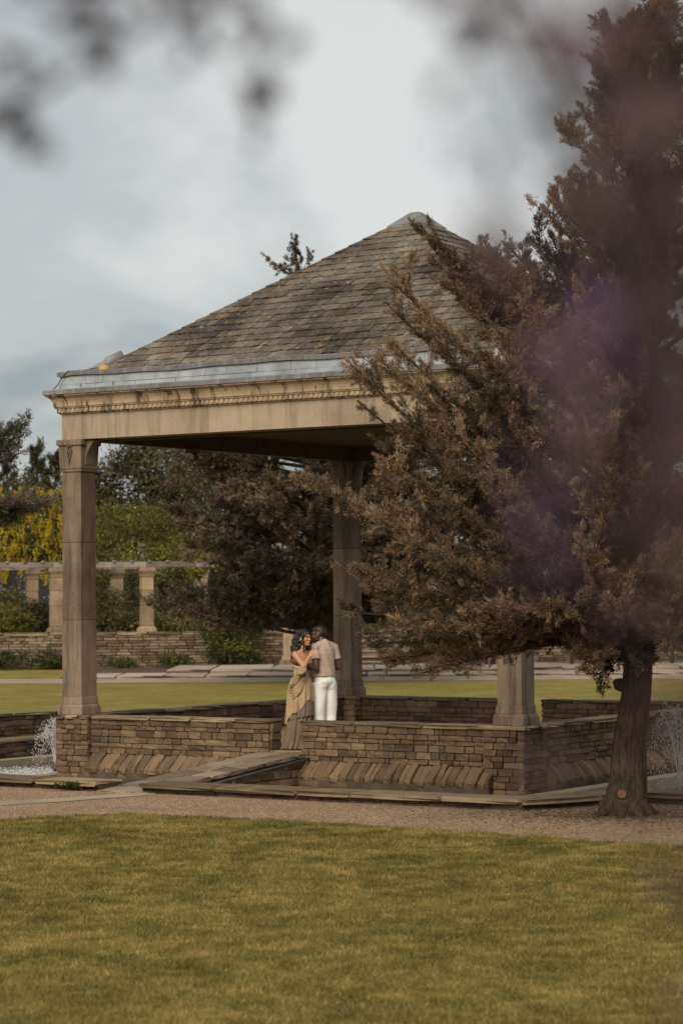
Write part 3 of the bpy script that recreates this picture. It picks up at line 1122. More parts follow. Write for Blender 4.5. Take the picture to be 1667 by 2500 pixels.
for q in slates:
    side, cidx, x, L, s0, wrow = q
    th = random.uniform(0.014, 0.026)
    tilt = 0.035 + random.uniform(-.012, .02)
    slen = EXPO * 1.25
    # frame of the face
    Rm = (Matrix.Translation((c_, c_, 0)) @ Matrix.Rotation(side * PI / 2, 4, 'Z') @ Matrix.Translation((0, -half, EAVE_Z))
          @ Matrix.Rotation(SANG, 4, 'X'))
    Lm = (Matrix.Translation((x + L / 2, s0 + slen / 2 + random.uniform(-.006, .006), 0.012)) @ Matrix.Rotation(-tilt, 4, 'X')
          @ Matrix.Rotation(random.uniform(-.02, .02), 4, 'Z') @ Matrix.Diagonal((L - 0.007, slen, th, 1)))
    mk = slate_mat(side, s0, x + L / 2)
    k = random.randrange(8)
    if id(q) in chosen:
        o = bpy.data.objects.new('slate', SL_M[mk][k])
        col.objects.link(o)
        o.parent = roof
        o.matrix_local = Rm @ Lm
    else:
        key = (side, mk)
        V_, F_, T_ = stuff_v.setdefault(key, ([], [], []))
        n = len(V_)
        for p in SL_V[k][0]:
            lp = Lm @ Vector(p)
            wmax = half * (1 - max(0.0, lp.y) / SLEN) + 0.012
            lp.x = max(-wmax, min(wmax, lp.x))
            V_.append(tuple(Rm @ lp))
        F_ += [tuple(i + n for i in f) for f in SL_V[k][1]]
        T_ += [random.random()] * len(SL_V[k][1])
for (side, mk), (V_, F_, T_) in stuff_v.items():
    me = bpy.data.meshes.new('slates')
    me.from_pydata(V_, [], F_)
    a_ = me.attributes.new('tint', 'FLOAT', 'FACE')
    a_.data.foreach_set('value', T_)
    me.materials.append(M[mk])
    o = link('slating', me, roof)
    o['kind'] = 'stuff'
# lead cap on the apex
cap = MB()
hc = 0.33
zc_ = APEX_Z - hc * math.tan(SANG) + 0.045
cap.add([(c_ - hc, c_ - hc, zc_), (c_ + hc, c_ - hc, zc_), (c_ + hc, c_ + hc, zc_), (c_ - hc, c_ + hc, zc_),
         (c_ - .07, c_ - .07, APEX_Z + .035), (c_ + .07, c_ - .07, APEX_Z + .035), (c_ + .07, c_ + .07, APEX_Z + .035), (c_ - .07, c_ + .07, APEX_Z + .035),
         (c_ - hc, c_ - hc, zc_ - .02), (c_ + hc, c_ - hc, zc_ - .02), (c_ + hc, c_ + hc, zc_ - .02), (c_ - hc, c_ + hc, zc_ - .02)],
        [(0, 1, 5, 4), (1, 2, 6, 5), (2, 3, 7, 6), (3, 0, 4, 7), (4, 5, 6, 7), (8, 9, 1, 0), (9, 10, 2, 1), (10, 11, 3, 2), (11, 8, 0, 3)])
cap.build('apex_cap', M['lead_dark'], roof)
# lead roll at the foot of the left hip
hp = MB()
hipd = Vector((1, 1, math.tan(SANG))).normalized()
h0 = Vector((c_ - half - .06, c_ - half - .06, EAVE_Z + 0.0))
pts_ = [h0 + hipd * s_ for s_ in (0.0, 0.25, 0.5, 0.55, 0.80)]
hp.tube(pts_, [0.02, 0.05, 0.055, 0.085, 0.08], 10)
hp.build('hip_roll', M['lead_dark'], roof, smooth=True)
tag(P, 'square open stone pavilion with four columns and a slated pyramid roof', 'pavilion')

# loose things on the gutter
bl = MB()
bl.lathe([(0.002, -0.09), (0.045, -0.078), (0.078, -0.045), (0.09, 0.0), (0.078, 0.045), (0.045, 0.078), (0.002, 0.09)], 14)
o = bl.build('ball', M['yellow'], None, smooth=True)
o.location = loc(0.72, 0.10, LZ + 0.325)
tag(o, 'yellow ball lying in the gutter at the left roof corner', 'ball')
cb = MB()
cpts = [loc(0.42, 0.30, 5.86), loc(0.30, 0.10, LZ + 0.345), loc(0.16, -0.05, LZ + 0.338), loc(0.08, -0.075, LZ + 0.25), loc(0.0, -0.11, LZ + 0.12), loc(-0.02, -0.16, LZ + 0.07)]
cb.tube(cpts, 0.007, 6)
tag(cb.build('cable', M['cable'], None, smooth=True), 'thin dark cable hanging over the left end of the lead gutter', 'cable')
for xk in (0.42, 1.02):
    hk = MB()
    hk.tube([(0, 0, 0.03), (0.0, -0.018, 0.02), (0.012, -0.024, 0.0), (0, -0.024, -0.02), (-0.012, -0.024, 0.0), (0, -0.018, 0.012)], 0.004, 6)
    o = hk.build('gutter_hook', M['cable'], gut)
    o.location = (xk, -0.055, LZ + 0.11)

# ------------------------------------------------------------------ fountains
def fountain(base, h, spread, label, n_drop=900, seed=3, lean=(0, 0)):
    r = np.random.default_rng(seed)
    t = empty('fountain', base)
    nz = MB()
    nz.lathe([(0.035, -0.25), (0.035, 0.02), (0.045, 0.03), (0.045, 0.09), (0.02, 0.10)], 10)
    nz.build('nozzle', M['metal_dark'], t, smooth=True)
    jets = MB()
    n_j = 16
    paths = []
    for k in range(n_j):
        a = 2 * PI * k / n_j + r.uniform(-.2, .2)
        hv = h * r.uniform(0.62, 1.0)
        sp_ = spread * r.uniform(0.15, 1.0)
        pts = []
        for q in range(12):
            s_ = q / 11 * 1.0
            x = sp_ * s_ * 0.55
            z = 0.09 + hv * (1 - (1 - s_) ** 2)
            pts.append((math.cos(a) * x + lean[0] * s_, math.sin(a) * x + lean[1] * s_, z))
        if k % 2 == 0:
            jets.tube(pts, [0.005 * (1 - 0.75 * q / 11) + 0.001 for q in range(12)], 5)
        paths.append((a, hv, sp_))
    j = jets.build('jet', M['spray'], t, smooth=True)
    j['kind'] = 'stuff'
    # droplets: small octahedra thrown off the jets and falling
    base_v = np.array([(1, 0, 0), (-1, 0, 0), (0, 1, 0), (0, -1, 0), (0, 0, 2.2), (0, 0, -2.2)], float)
    base_f = np.array([(0, 2, 4), (2, 1, 4), (1, 3, 4), (3, 0, 4), (2, 0, 5), (1, 2, 5), (3, 1, 5), (0, 3, 5)])
    C = []
    for k in range(n_drop):
        a, hv, sp_ = paths[r.integers(n_j)]
        s_ = r.uniform(0.35, 1.95)
        x = sp_ * s_ * r.uniform(0.45, 0.75)
        z = 0.09 + hv * (1 - (1 - s_) ** 2)
        if z < 0.02:
            z = r.uniform(0.02, 0.2)
        C.append((math.cos(a) * x + lean[0] * s_ + r.normal(0, .025), math.sin(a) * x + lean[1] * s_ + r.normal(0, .025), z + r.normal(0, .03)))
    for k in range(n_drop // 4):                       # splash on the water
        a, q = r.uniform(0, 2 * PI), abs(r.normal(0, spread * 1.6))
        C.append((math.cos(a) * q, math.sin(a) * q, abs(r.normal(0, 0.025))))
    C = np.array(C)
    R = r.uniform(0.002, 0.0068, len(C))
    V = (C[:, None, :] + base_v[None] * R[:, None, None]).reshape(-1, 3)
    F = (base_f[None] + (np.arange(len(C)) * 6)[:, None, None]).reshape(-1, 3)
    d = np_mesh('droplets', V, F, M['spray'], t, smooth=True)
    d['kind'] = 'stuff'
    tag(t, label, 'fountain', 'fountains in the side pools')


fountain(loc(-1.72, 1.9, -0.27), 0.78, 0.36, 'short splashing fountain jet left of the left stone pier', 1700, 3, (-0.05, 0))
fountain(loc(9.46, 0.95, -0.27), 1.22, 0.46, 'tall splashing fountain jet at the right edge behind the tree trunk', 2000, 4, (-0.06, 0))
# broken water where the left jet falls back
nf = 2600
fx = rng.normal(-1.75, 0.85, nf)
fy = rng.normal(1.55, 0.75, nf)
keep = (fx > -3.2) & (fx < -0.65)
fx, fy = fx[keep], fy[keep]
C = np.array([tuple(loc(a_, b_, -0.268)) for a_, b_ in zip(fx, fy)])
rr = rng.uniform(0.006, 0.022, len(C))
bv = np.array([(1, 0, 0), (0, 1, 0), (-1, 0, 0), (0, -1, 0), (0, 0, 0.35)])
bf = np.array([(0, 1, 4), (1, 2, 4), (2, 3, 4), (3, 0, 4)])
o = np_mesh('foam', (C[:, None, :] + bv[None] * rr[:, None, None]).reshape(-1, 3),
            (bf[None] + (np.arange(len(C)) * 5)[:, None, None]).reshape(-1, 3), M['spray'])
tag(o, 'white broken water under the left fountain', 'water', kind='stuff')

# ------------------------------------------------------------------ left garden wall beyond the pool
gw = pav('low_stone_wall', -5.0, -1.0, 0, PI / 2)
MB().box(0.0, 7.0, 0.02, 0.30, -0.1, 0.40).build('core', M['mortar'], gw)
stone_face(gw, 0, 0.02, 0, 7.0, 0.0, 0.41, 'rubble_dark', course=0.085, lmin=0.16, lmax=0.4, rnd=random.Random(9))
stone_face(gw, 7.0, 0.02, PI / 2, 0.30, 0.0, 0.41, 'rubble_dark', course=0.1, lmin=0.28, lmax=0.30, depth=0.08, rnd=random.Random(10))
coping_run(gw, -0.02, 0.0, 0, 7.14, 0.412, 0.046, 0.36, 0.05, 'coping', rnd=random.Random(12))
tag(gw, 'low stone garden wall ending left of the left column, beyond the pool', 'wall')

# ------------------------------------------------------------------ far terrace: steps, retaining wall, pergola
WY = 85.0                       # distance of the retaining wall
WZ = 1.27
gs = MB()
gs.add([(-60, 71.5, 0.006), (60, 70.0, 0.006), (60, 74.4, 0.006), (-60, 74.9, 0.006)], [(0, 1, 2, 3)])
tag(gs.build('far_gravel_walk', M['far_paving']), kind='structure')
stp = empty('terrace_step', (0, 0, 0))
MB().box(-8.6, 40, 74.6, 90, -0.2, 0.045).build('step_core', M['soil'], stp)
MB().box(-5.6, 40, 77.4, 90, -0.2, 0.125).build('step_core', M['soil'], stp)
x = -8.6
while x < 16:
    L = random.uniform(1.0, 2.2)
    piece('paving_slab', random.choice(CP['far_paving']), stp, (x + L / 2, 76.1, 0.03), (L - .03, 3.1, 0.09))
    x += L
x = -5.6
while x < 16:
    L = random.uniform(1.0, 2.2)
    piece('paving_slab', random.choice(CP['far_paving']), stp, (x + L / 2, 80.2, 0.115), (L - .03, 5.6, 0.10), (0, 0, 0))
    piece('riser_stone', random.choice(ST['far_stone']), stp, (x + L / 2, 77.35, 0.07), (L - .05, 0.14, 0.11))
    x += L
tag(stp, kind='structure')

rw2 = empty('retaining_wall', (0, WY, 0))
MB().box(-30, 34, 0.05, 0.5, -0.2, WZ - 0.1).build('core', M['mortar'], rw2)
wall_st = []
r_ = random.Random(21)
z = 0.0
while z < WZ - 0.12:
    h = r_.uniform(0.075, 0.125)
    if WZ - 0.10 - z - h < 0.06:
        h = WZ - 0.10 - z
    x = -14.5
    while x < 15.5:
        L = r_.uniform(0.22, 0.60)
        wall_st.append((x, L, z, h))
        x += L
    z += h
vis = sorted(wall_st, key=lambda q: -q[1] * q[3] * (1.0 if -12.5 < q[0] < -1.0 else 0.2))
for k, (x, L, z, h) in enumerate(vis[:300]):
    piece('stone', r_.choice(ST['far_stone']), rw2, (x + L / 2, 0.04 + r_.uniform(-.02, .02), z + h / 2), (L - .02, 0.16, h - .02))
Vs, Fs, Ts = [], [], []
proto = ST['far_stone'][0]
pv = np.array([v.co[:] for v in proto.vertices])
pf = [tuple(p.vertices) for p in proto.polygons]
for (x, L, z, h) in vis[300:]:
    n = len(Vs)
    q = pv * np.array([L - .02, 0.16, h - .02]) + np.array([x + L / 2, 0.04 + r_.uniform(-.02, .02), z + h / 2])
    Vs += [tuple(p) for p in q]
    Fs += [tuple(i + n for i in f) for f in pf]
    Ts += [r_.random()] * len(pf)
me = bpy.data.meshes.new('walling')
me.from_pydata(Vs, [], Fs)
a_ = me.attributes.new('tint', 'FLOAT', 'FACE')
a_.data.foreach_set('value', Ts)
me.materials.append(M['far_stone'])
link('walling', me, rw2)['kind'] = 'stuff'
coping_run(rw2, -14.5, 0.0, 0, 30, WZ - 0.10, 0.10, 0.55, 0.08, 'coping', lmin=0.9, lmax=1.8)
tag(rw2, 'long stone retaining wall under the pergola pillars', 'wall')
ut = MB()
ut.add([(-120, WY + .3, WZ - 0.06), (120, WY + .3, WZ - 0.06), (160, 320, WZ - 0.06), (-160, 320, WZ - 0.06)], [(0, 1, 2, 3)])
tag(ut.build('upper_terrace', M['soil']), kind='structure')

PGH = 2.24


def pergola_pillar():
    t = empty('pergola_pillar')
    b = MB()
    w = 0.21
    b.frustum((-.30, .30, -.30, .30), (-.29, .29, -.29, .29), 0, 0.13)
    b.frustum((-.26, .26, -.26, .26), (-.215, .215, -.215, .215), 0.13, 0.20)
    b.build('base', M['far_pillar'], t, bevel=0.015)
    zz = [0.20, 0.92, 1.45, 1.92]
    for k in range(3):
        s = MB()
        s.frustum((-w, w, -w, w), (-w + .006, w - .006, -w + .006, w - .006), zz[k] + .006, zz[k + 1])
        s.build('shaft_block', M['far_pillar'], t, bevel=0.02)
    c = MB()
    c.frustum((-.225, .225, -.225, .225), (-.23, .23, -.23, .23), 1.926, 1.99)
    c.frustum((-.205, .205, -.205, .205), (-.25, .25, -.25, .25), 1.99, 2.10)
    c.frustum((-.27, .27, -.27, .27), (-.27, .27, -.27, .27), 2.10, PGH)
    c.build('capital', M['far_pillar'], t, bevel=0.015)
    return t


def copy_tree(o, parent=None):
    c = o.copy()
    col.objects.link(c)
    if parent is not None:
        c.parent = parent
    for ch in list(o.children):
        copy_tree(ch, c)
    return c


pp = pergola_pillar()
spots = [(138, WY + .28, 'square stone pergola pillar half hidden by the left column'),
         (359, WY + .28, 'pale square stone pergola pillar standing furthest right at the wall front, right of the left column'),
         (80, WY + 6, 'square stone pergola pillar furthest left in the picture'),
         (286, WY + 6, 'square stone pergola pillar just right of the left column, in the back row'),
         (492, WY + 6, 'square stone pergola pillar half hidden in yellow-green climbers'),
         (712, WY + 6, 'square stone pergola pillar glimpsed behind the dark cedar trunk')]
for k, (sx, d, lab) in enumerate(spots):
    o = pp if k == 0 else copy_tree(pp)
    p = at(sx, 1540, d)
    o.location = (p.x, d, WZ)
    o.rotation_euler = (0, 0, 0.32)
    tag(o, lab, 'pillar', 'stone pillars of the pergola')
pg = empty('pergola_roof', (0, 0, 0))
zb = WZ + PGH
x = at(-260, 1540, WY).x
ends = [at(q, 1540, WY).x for q in (-83, 121, 350, 470, 585)]
for xe in ends:
    MB().box(x, xe + 0.12, WY + .16, WY + .40, zb + 0.002 + 0.01 * (ends.index(xe) % 2), zb + 0.20 + 0.01 * (ends.index(xe) % 2)).build('beam', M['timber'], pg, bevel=0.02)
    x = xe + 0.125
x = at(-260, 1540, WY).x
for xe in (x + 3.0, x + 6.05, x + 9.1):
    MB().box(xe - 3.05, xe, WY + 5.88, WY + 6.12, zb + 0.002, zb + 0.20).build('beam', M['timber'], pg, bevel=0.02)
for k in range(26):
    xr = at(-200, 1540, WY).x + 0.62 * k
    if xr > ends[3] - 0.3:
        break
    MB().box(xr - .05, xr + .05, WY + 0.08, WY + 6.5, zb + 0.205, zb + 0.26 + random.uniform(-.01, .01)).build('rafter', M['timber'], pg)
tag(pg, 'weathered grey timber beams and rafters on the pergola pillars', 'pergola')

# end pier of the wall and the flight of steps beside it
ep = empty('stone_pier', tuple(at(704, 1634, 83.6).xy) + (0.12,))
MB().frustum((-.30, .30, -.3, .3), (-.28, .28, -.28, .28), 0, 0.18).build('base', M['far_pillar'], ep, bevel=0.015)
MB().frustum((-.24, .24, -.24, .24), (-.2, .2, -.2, .2), 0.18, 0.30).build('plinth', M['far_pillar'], ep, bevel=0.015)
MB().frustum((-.17, .17, -.17, .17), (-.165, .165, -.165, .165), 0.30, 1.35).build('shaft', M['far_pillar'], ep, bevel=0.015)
MB().frustum((-.22, .22, -.22, .22), (-.22, .22, -.22, .22), 1.35, 1.45).build('cap', M['far_pillar'], ep, bevel=0.015)
tag(ep, 'slim stone pier with stepped foot behind the woman', 'pier')
sp = empty('stone_steps', (at(905, 1640, 83).x, 81.4, 0.12))
for k in range(7):
    MB().box(-1.2, 1.3, 0.42 * k, 3.6, 0.166 * k + 0.003, 0.166 * (k + 1) - 0.04).build('riser', M['far_stone'], sp)
    piece('tread', random.choice(CP['far_paving']), sp, (0.05, 0.42 * k + 0.2, 0.166 * (k + 1) - 0.02), (2.5, 0.5, 0.045))
tag(sp, 'flight of pale stone steps right of the far column', 'steps')

# wire fence panel behind the laburnum
fe = empty('wire_fence', tuple(at(30, 1372, 97).xy) + (WZ - .06,))
for k in range(5):
    MB().tube([(-2.4 + 1.0 * k, 0, 0), (-2.4 + 1.0 * k, 0, 2.75)], 0.03, 8).build('post', M['lead'], fe)
wr = MB()
for k in range(40):
    wr.tube([(-2.4, 0, 0.1 + .066 * k), (1.6, 0, 0.1 + .066 * k)], 0.004, 3)
for k in range(60):
    wr.tube([(-2.4 + .066 * k, 0.01, 0.1), (-2.4 + .066 * k, 0.01, 2.7)], 0.004, 3)
wr.build('wire_mesh', M['lead'], fe)
tag(fe, 'grey wire fence panel behind the left pergola pillars', 'fence')


# ------------------------------------------------------------------ trees and shrubs
def leaves_np(C, D, ln, wd, r):
    """one small triangle per leaf at C along D"""
    side = unit(np.cross(D, r.normal(size=D.shape)))
    a = C - side * (wd[:, None] * 0.5)
    b = C + side * (wd[:, None] * 0.5)
    t = C + D * ln[:, None]
    V = np.stack([a, b, t], 1).reshape(-1, 3)
    return V, np.arange(len(V)).reshape(-1, 3)


def quads_np(C, N_, size, r, aspect=0.62):
    """leaf-shaped quads (diamonds) at C facing roughly N_"""
    a = unit(np.cross(N_, r.normal(size=N_.shape)))
    b = unit(np.cross(N_, a))
    s = size[:, None]
    V = np.stack([C - a * s, C + b * s * aspect * .5, C + a * s, C - b * s * aspect * .5], 1).reshape(-1, 3)
    return V, np.arange(len(V)).reshape(-1, 4)


def bez(p0, p1, p2, n):
    return [p0.lerp(p1, s).lerp(p1.lerp(p2, s), s) for s in (k / (n - 1) for k in range(n))]


def conifer(name, label, base, trunk, prim, mat, seed, sec=6, twigs=10, leaves=58, leaf=(0.034, 0.011), twig_len=0.26, fluff=0.035,
            group=None, bark=None, sec_len=0.42, up=0.35, droop=0.0, cat='tree', start=0.45, spread=0.62, leaf_var=0.10):
    """trunk: [(x,y,z,r)] local; prim: list of (z_attach, tip Vector, ctrl lift)"""
    r = np.random.default_rng(seed)
    rr = random.Random(seed)
    t = empty(name, base)
    tb = MB()
    tpts = [Vector(q[:3]) for q in trunk]
    tr_ = [q[3] for q in trunk]
    # rough trunk: fluted rings
    n = 40
    dense, drad = [], []
    for k in range(len(tpts) - 1):
        for q in range(4):
            s = q / 4
            dense.append(tpts[k].lerp(tpts[k + 1], s))
            drad.append(tr_[k] + (tr_[k + 1] - tr_[k]) * s)
    dense.append(tpts[-1])
    drad.append(tr_[-1])
    v, f = [], []
    for k, p in enumerate(dense):
        for j in range(n):
            a = 2 * PI * j / n
            flare = 1 + 0.07 * math.sin(3 * a + 1.3 + k * .05) + 0.06 * math.sin(7 * a + 0.12 * k) + 0.045 * math.sin(13 * a + k * .21) + 0.03 * math.sin(19 * a - k * .3)
            v.append((p.x + math.cos(a) * drad[k] * flare, p.y + math.sin(a) * drad[k] * flare, p.z))
    for k in range(len(dense) - 1):
        for j in range(n):
            j2 = (j + 1) % n
            f.append((k * n + j, k * n + j2, (k + 1) * n + j2, (k + 1) * n + j))
    tb.add(v, f)
    tb.build('trunk', bark or M['bark'], t, smooth=True)

    def trunk_at(z):
        for k in range(len(tpts) - 1):
            if tpts[k].z <= z <= tpts[k + 1].z:
                s = (z - tpts[k].z) / max(1e-6, tpts[k + 1].z - tpts[k].z)
                return tpts[k].lerp(tpts[k + 1], s), tr_[k] + (tr_[k + 1] - tr_[k]) * s
        return tpts[-1].copy(), tr_[-1]
    wood = MB()
    segs = []           # foliage axes: (points, length, tint)
    for pr_it in prim:
        za, tip, lift = pr_it[:3]
        p0, r0 = trunk_at(za)
        tip = Vector(tip)
        L = (tip - p0).length
        ctrl = p0.lerp(tip, 0.55)
        ctrl.z = p0.z + (tip.z - p0.z) * (0.5 - lift)
        pts = bez(p0, ctrl, tip, 9)
        wood.tube(pts, [max(0.006, min(0.06, r0 * 0.4, 0.022 * L) * (1 - .85 * k / 8)) for k in range(9)], 6, caps=False)
        tn = rr.gauss(0.50, 0.24)
        thin = len(pr_it) > 3
        segs.append((pts[3:], L * .62, tn, thin))
        for q in range(pr_it[3] if len(pr_it) > 3 else sec):
            s = rr.uniform(start, 0.97)
            i = min(7, int(s * 8))
            b0 = pts[i].lerp(pts[i + 1], s * 8 - i)
            ax = (pts[i + 1] - pts[i]).normalized()
            d = (ax * 0.85 + Vector((rr.gauss(0, .55), rr.gauss(0, .55), rr.gauss(up, .3)))).normalized()
            l2 = min(1.3, max(0.22, L * sec_len * rr.uniform(0.35, 1.0) * (1.25 - s)))
            b2 = b0 + d * l2
            b1 = b0.lerp(b2, 0.5) + Vector((0, 0, -0.12 * l2 + droop * l2))
            b2 = b2 + Vector((0, 0, -droop * l2))
            pp_ = bez(b0, b1, b2, 5)
            wood.tube(pp_, [0.010, 0.008, 0.006, 0.004, 0.003], 4, caps=False)
            segs.append((pp_, l2, min(1, max(0, tn + rr.gauss(0, .10))), thin))
    wood.build('branches', bark or M['bark'], t)
    VC, DC, TC = [], [], []
    for pts, L, tn, thin in segs:
        P_ = np.array([p[:] for p in pts])
        nt_ = max(3, int(twigs * L / 0.55 * (0.5 if thin else 1)))
        s = r.uniform(0.05, 1.0, nt_) * (len(P_) - 1)
        s = np.sort(s)
        i = np.minimum(s.astype(int), len(P_) - 2)
        fr = (s - i)[:, None]
        B = P_[i] * (1 - fr) + P_[i + 1] * fr
        ax = unit(P_[i + 1] - P_[i])
        d = unit(ax * 0.9 + r.normal(0, 0.62, (nt_, 3)) + np.array([0, 0, up * 0.6]))
        tl = twig_len * (0.5 if thin else 1) * r.uniform(0.5, 1.15, nt_) * (1.15 - 0.5 * (s / (len(P_) - 1)))
        d[-1] = ax[-1]
        nl = leaves // 2 if thin else leaves
        u_ = r.uniform(0.0, 1.0, (nt_, nl))
        rad = fluff * (0.4 if thin else 1) * (1.15 - 0.85 * u_)
        pos = B[:, None, :] + d[:, None, :] * (u_ * tl[:, None])[..., None] + r.normal(0, 1, (nt_, nl, 3)) * rad[..., None]
        ld = unit(d[:, None, :] * 0.95 + r.normal(0, spread, (nt_, nl, 3)))
        tw = np.clip(tn + r.normal(0, 0.10, nt_), 0, 1)
        ti = np.clip(tw[:, None] + r.normal(0, leaf_var, (nt_, nl)) + 0.16 * (u_ - 0.5), 0, 1)
        VC.append(pos.reshape(-1, 3))
        DC.append(ld.reshape(-1, 3))
        TC.append(ti.ravel())
    C = np.concatenate(VC)
    D_ = np.concatenate(DC)
    T_ = np.concatenate(TC)
    V, F = leaves_np(C, D_, leaf[0] * r.uniform(0.7, 1.35, len(C)), leaf[1] * r.uniform(0.7, 1.3, len(C)), r)
    crown = np_mesh('crown', V, F, mat, t, T_)
    crown['kind'] = 'stuff'
    tag(t, label, cat, group)
    return t, len(C)


def broadleaf(name, label, base, trunk_h, blobs, n, size, mat, seed, group=None, trunk_r=0.12, clump=0.30, cat='tree', shell=0.55, bark=None,
              tint_mu=0.5, hang=0.0):
    """crown of leaf clumps spread through ellipsoid blobs [(cx,cy,cz, rx,ry,rz)] in local coordinates"""
    r = np.random.default_rng(seed)
    t = empty(name, base)
    vol = np.array([b[3] * b[4] * b[5] for b in blobs]) ** 0.75
    prob = vol / vol.sum()
    nc = max(8, n // 60)
    bi = r.choice(len(blobs), nc, p=prob)
    d = unit(r.normal(size=(nc, 3)))
    rad = r.uniform(shell ** 3, 1, nc) ** (1 / 3)
    Bc = np.array(blobs)
    CC = Bc[bi, :3] + d * rad[:, None] * Bc[bi, 3:6]
    CC[:, 2] = np.maximum(CC[:, 2], 0.08)
    ct = np.clip(r.normal(tint_mu, 0.2, nc), 0, 1)
    ci = r.integers(0, nc, n)
    off = r.normal(0, 1, (n, 3)) * clump * np.array([1, 1, 0.7 + hang])
    C = CC[ci] + off
    C[:, 2] = np.maximum(C[:, 2], 0.03)
    N_ = unit(d[ci] * 0.6 + r.normal(0, 0.8, (n, 3)) + np.array([0, 0, 0.5]))
    V, F = quads_np(C, N_, size * r.uniform(0.6, 1.3, n), r)
    cr = np_mesh('crown', V, F, mat, t, np.clip(ct[ci] + r.normal(0, 0.13, n), 0, 1))
    cr['kind'] = 'stuff'
    w = MB()
    top = Vector(CC.mean(axis=0))
    w.tube([Vector((0, 0, -0.1)), Vector((0.02, 0, trunk_h * 0.5)), Vector((top.x * .3, top.y * .3, trunk_h))], [trunk_r * 1.2, trunk_r, trunk_r * .8], 8)
    rr = random.Random(seed)
    for k in range(min(16, nc)):
        e_ = Vector(CC[rr.randrange(nc)])
        p0 = Vector((top.x * .3, top.y * .3, trunk_h * 0.92))
        w.tube(bez(p0, p0.lerp(e_, .5) + Vector((0, 0, .15)), e_, 5), [trunk_r * .5, trunk_r * .36, trunk_r * .25, trunk_r * .16, trunk_r * .08], 5, caps=False)
    w.build('trunk', bark or M['bark'], t, smooth=True)
    tag(t, label, cat, group)
    return t


# --- the big juniper on the right
TB = on_ground(1522, 1992)
TD = TB.y
PXM = FPX / TD


def tip_at(dx, dy, dd=0.0):
    """tip from a position in the photo (in 1568-wide units) at depth TD+dd, local to the tree base"""
    p = at(dx * 1.0632, dy * 1.0632, TD + dd)
    return p - TB


trunk = [(-0.01, 0, -0.05, 0.285), (0.0, 0, 0.06, 0.245), (0.015, 0, 0.18, 0.218), (0.03, 0, 0.35, 0.198), (0.06, 0, 0.8, 0.175), (0.14, 0, 1.35, 0.155), (0.20, 0.02, 2.2, 0.145),
         (0.24, 0.05, 3.6, 0.125), (0.27, 0.05, 5.2, 0.10), (0.30, 0.05, 6.8, 0.060), (0.34, 0.05, 8.0, 0.030), (0.36, 0.05, 8.6, 0.008)]
expl = [(958, 520, -.2), (905, 650, -.5), (890, 700, .3), (805, 835, -.3), (868, 822, .2), (905, 790, -.6), (820, 920, .3), (990, 590, .4), (1010, 640, -.3),
        (1040, 600, .1), (1100, 545, .1), (1120, 590, -.6), (1160, 560, .3), (1242, 475, 0), (1230, 540, -.4), (1300, 430, .1), (1318, 470, -.3), (1308, 310, .1),
        (1345, 260, -.2), (1385, 180, .1), (1365, 350, .3), (1440, 60, 0), (1400, 130, -.2), (1330, 400, -.4),
        (712, 1100, -.3), (865, 1010, .4), (880, 1060, -.8), (800, 1165, -.4), (870, 1190, -1.2), (775, 1300, -.2),
        (800, 1405, -.3), (870, 1350, -1.4), (840, 1480, -.5), (880, 1520, .3), (900, 1450, -1.4),
        (970, 1545, -.9), (1000, 1530, -.2), (1060, 1425, -1.7), (1150, 1395, -2.0), (1250, 1385, -2.2), (1330, 1535, -1.5), (1380, 1545, -.8), (1230, 1415, -1.0),
        (1000, 900, -1.6), (1100, 800, -1.4), (1050, 1000, -2.0), (1150, 1150, -2.6), (960, 1100, -1.9), (1250, 950, -2.2), (1300, 750, -1.4), (1200, 700, -.9),
        (1330, 1250, -2.7), (1180, 1310, -2.6), (1030, 1300, -2.1), (950, 1250, -1.7), (1430, 1100, -2.6), (1440, 900, -2.0), (1430, 700, -1.4), (1420, 1400, -2.6),
        (1520, 1000, -2.4), (1540, 1250, -2.7), (1500, 800, -1.8), (1540, 1480, -2.3), (1480, 1530, -1.8), (1450, 560, -1.0), (1520, 450, -.8), (1560, 300, -.6),
        (1500, 200, -.4), (1560, 120, .1), (1500, 520, .1), (1545, 560, .3), (1480, 600, -.4), (1530, 640, -.3), (1560, 480, 0), (1510, 700, -.6), (1555, 720, .2), (1440, 500, .2), (1482, 20, .1), (1510, -10, -.1), (1535, 40, .2), (1462, 90, -.2), (1495, 60, .3), (1550, -20, 0), (1525, 110, -.3), (1480, 330, -.6), (1420, 450, -.8), (1400, 560, -1.0), (1000, 780, -1.0), (930, 980, -1.1), (1120, 920, -2.0)]
prim = []
rr = random.Random(31)
for (dx, dy, dd) in expl:
    tip = tip_at(dx, dy, dd)
    p = Vector((0.25, 0.05, 0))
    rad = math.hypot(tip.x - p.x, tip.y - p.y)
    za = max(2.05, tip.z - 0.25 - 0.62 * rad * (0.35 + 0.65 * min(1, max(0, (tip.z - 2.2) / 3))))
    prim.append((min(za, 8.4), tip, rr.uniform(0.10, 0.25)))


def crown_r(z):
    return float(np.interp(z, [1.5, 2.2, 3.2, 4.2, 5.0, 5.8, 6.4, 7.2, 8.2, 9.3, 9.9], [1.9, 3.1, 3.5, 3.4, 3.1, 2.6, 1.9, 1.25, 0.95, 0.5, 0.1]))


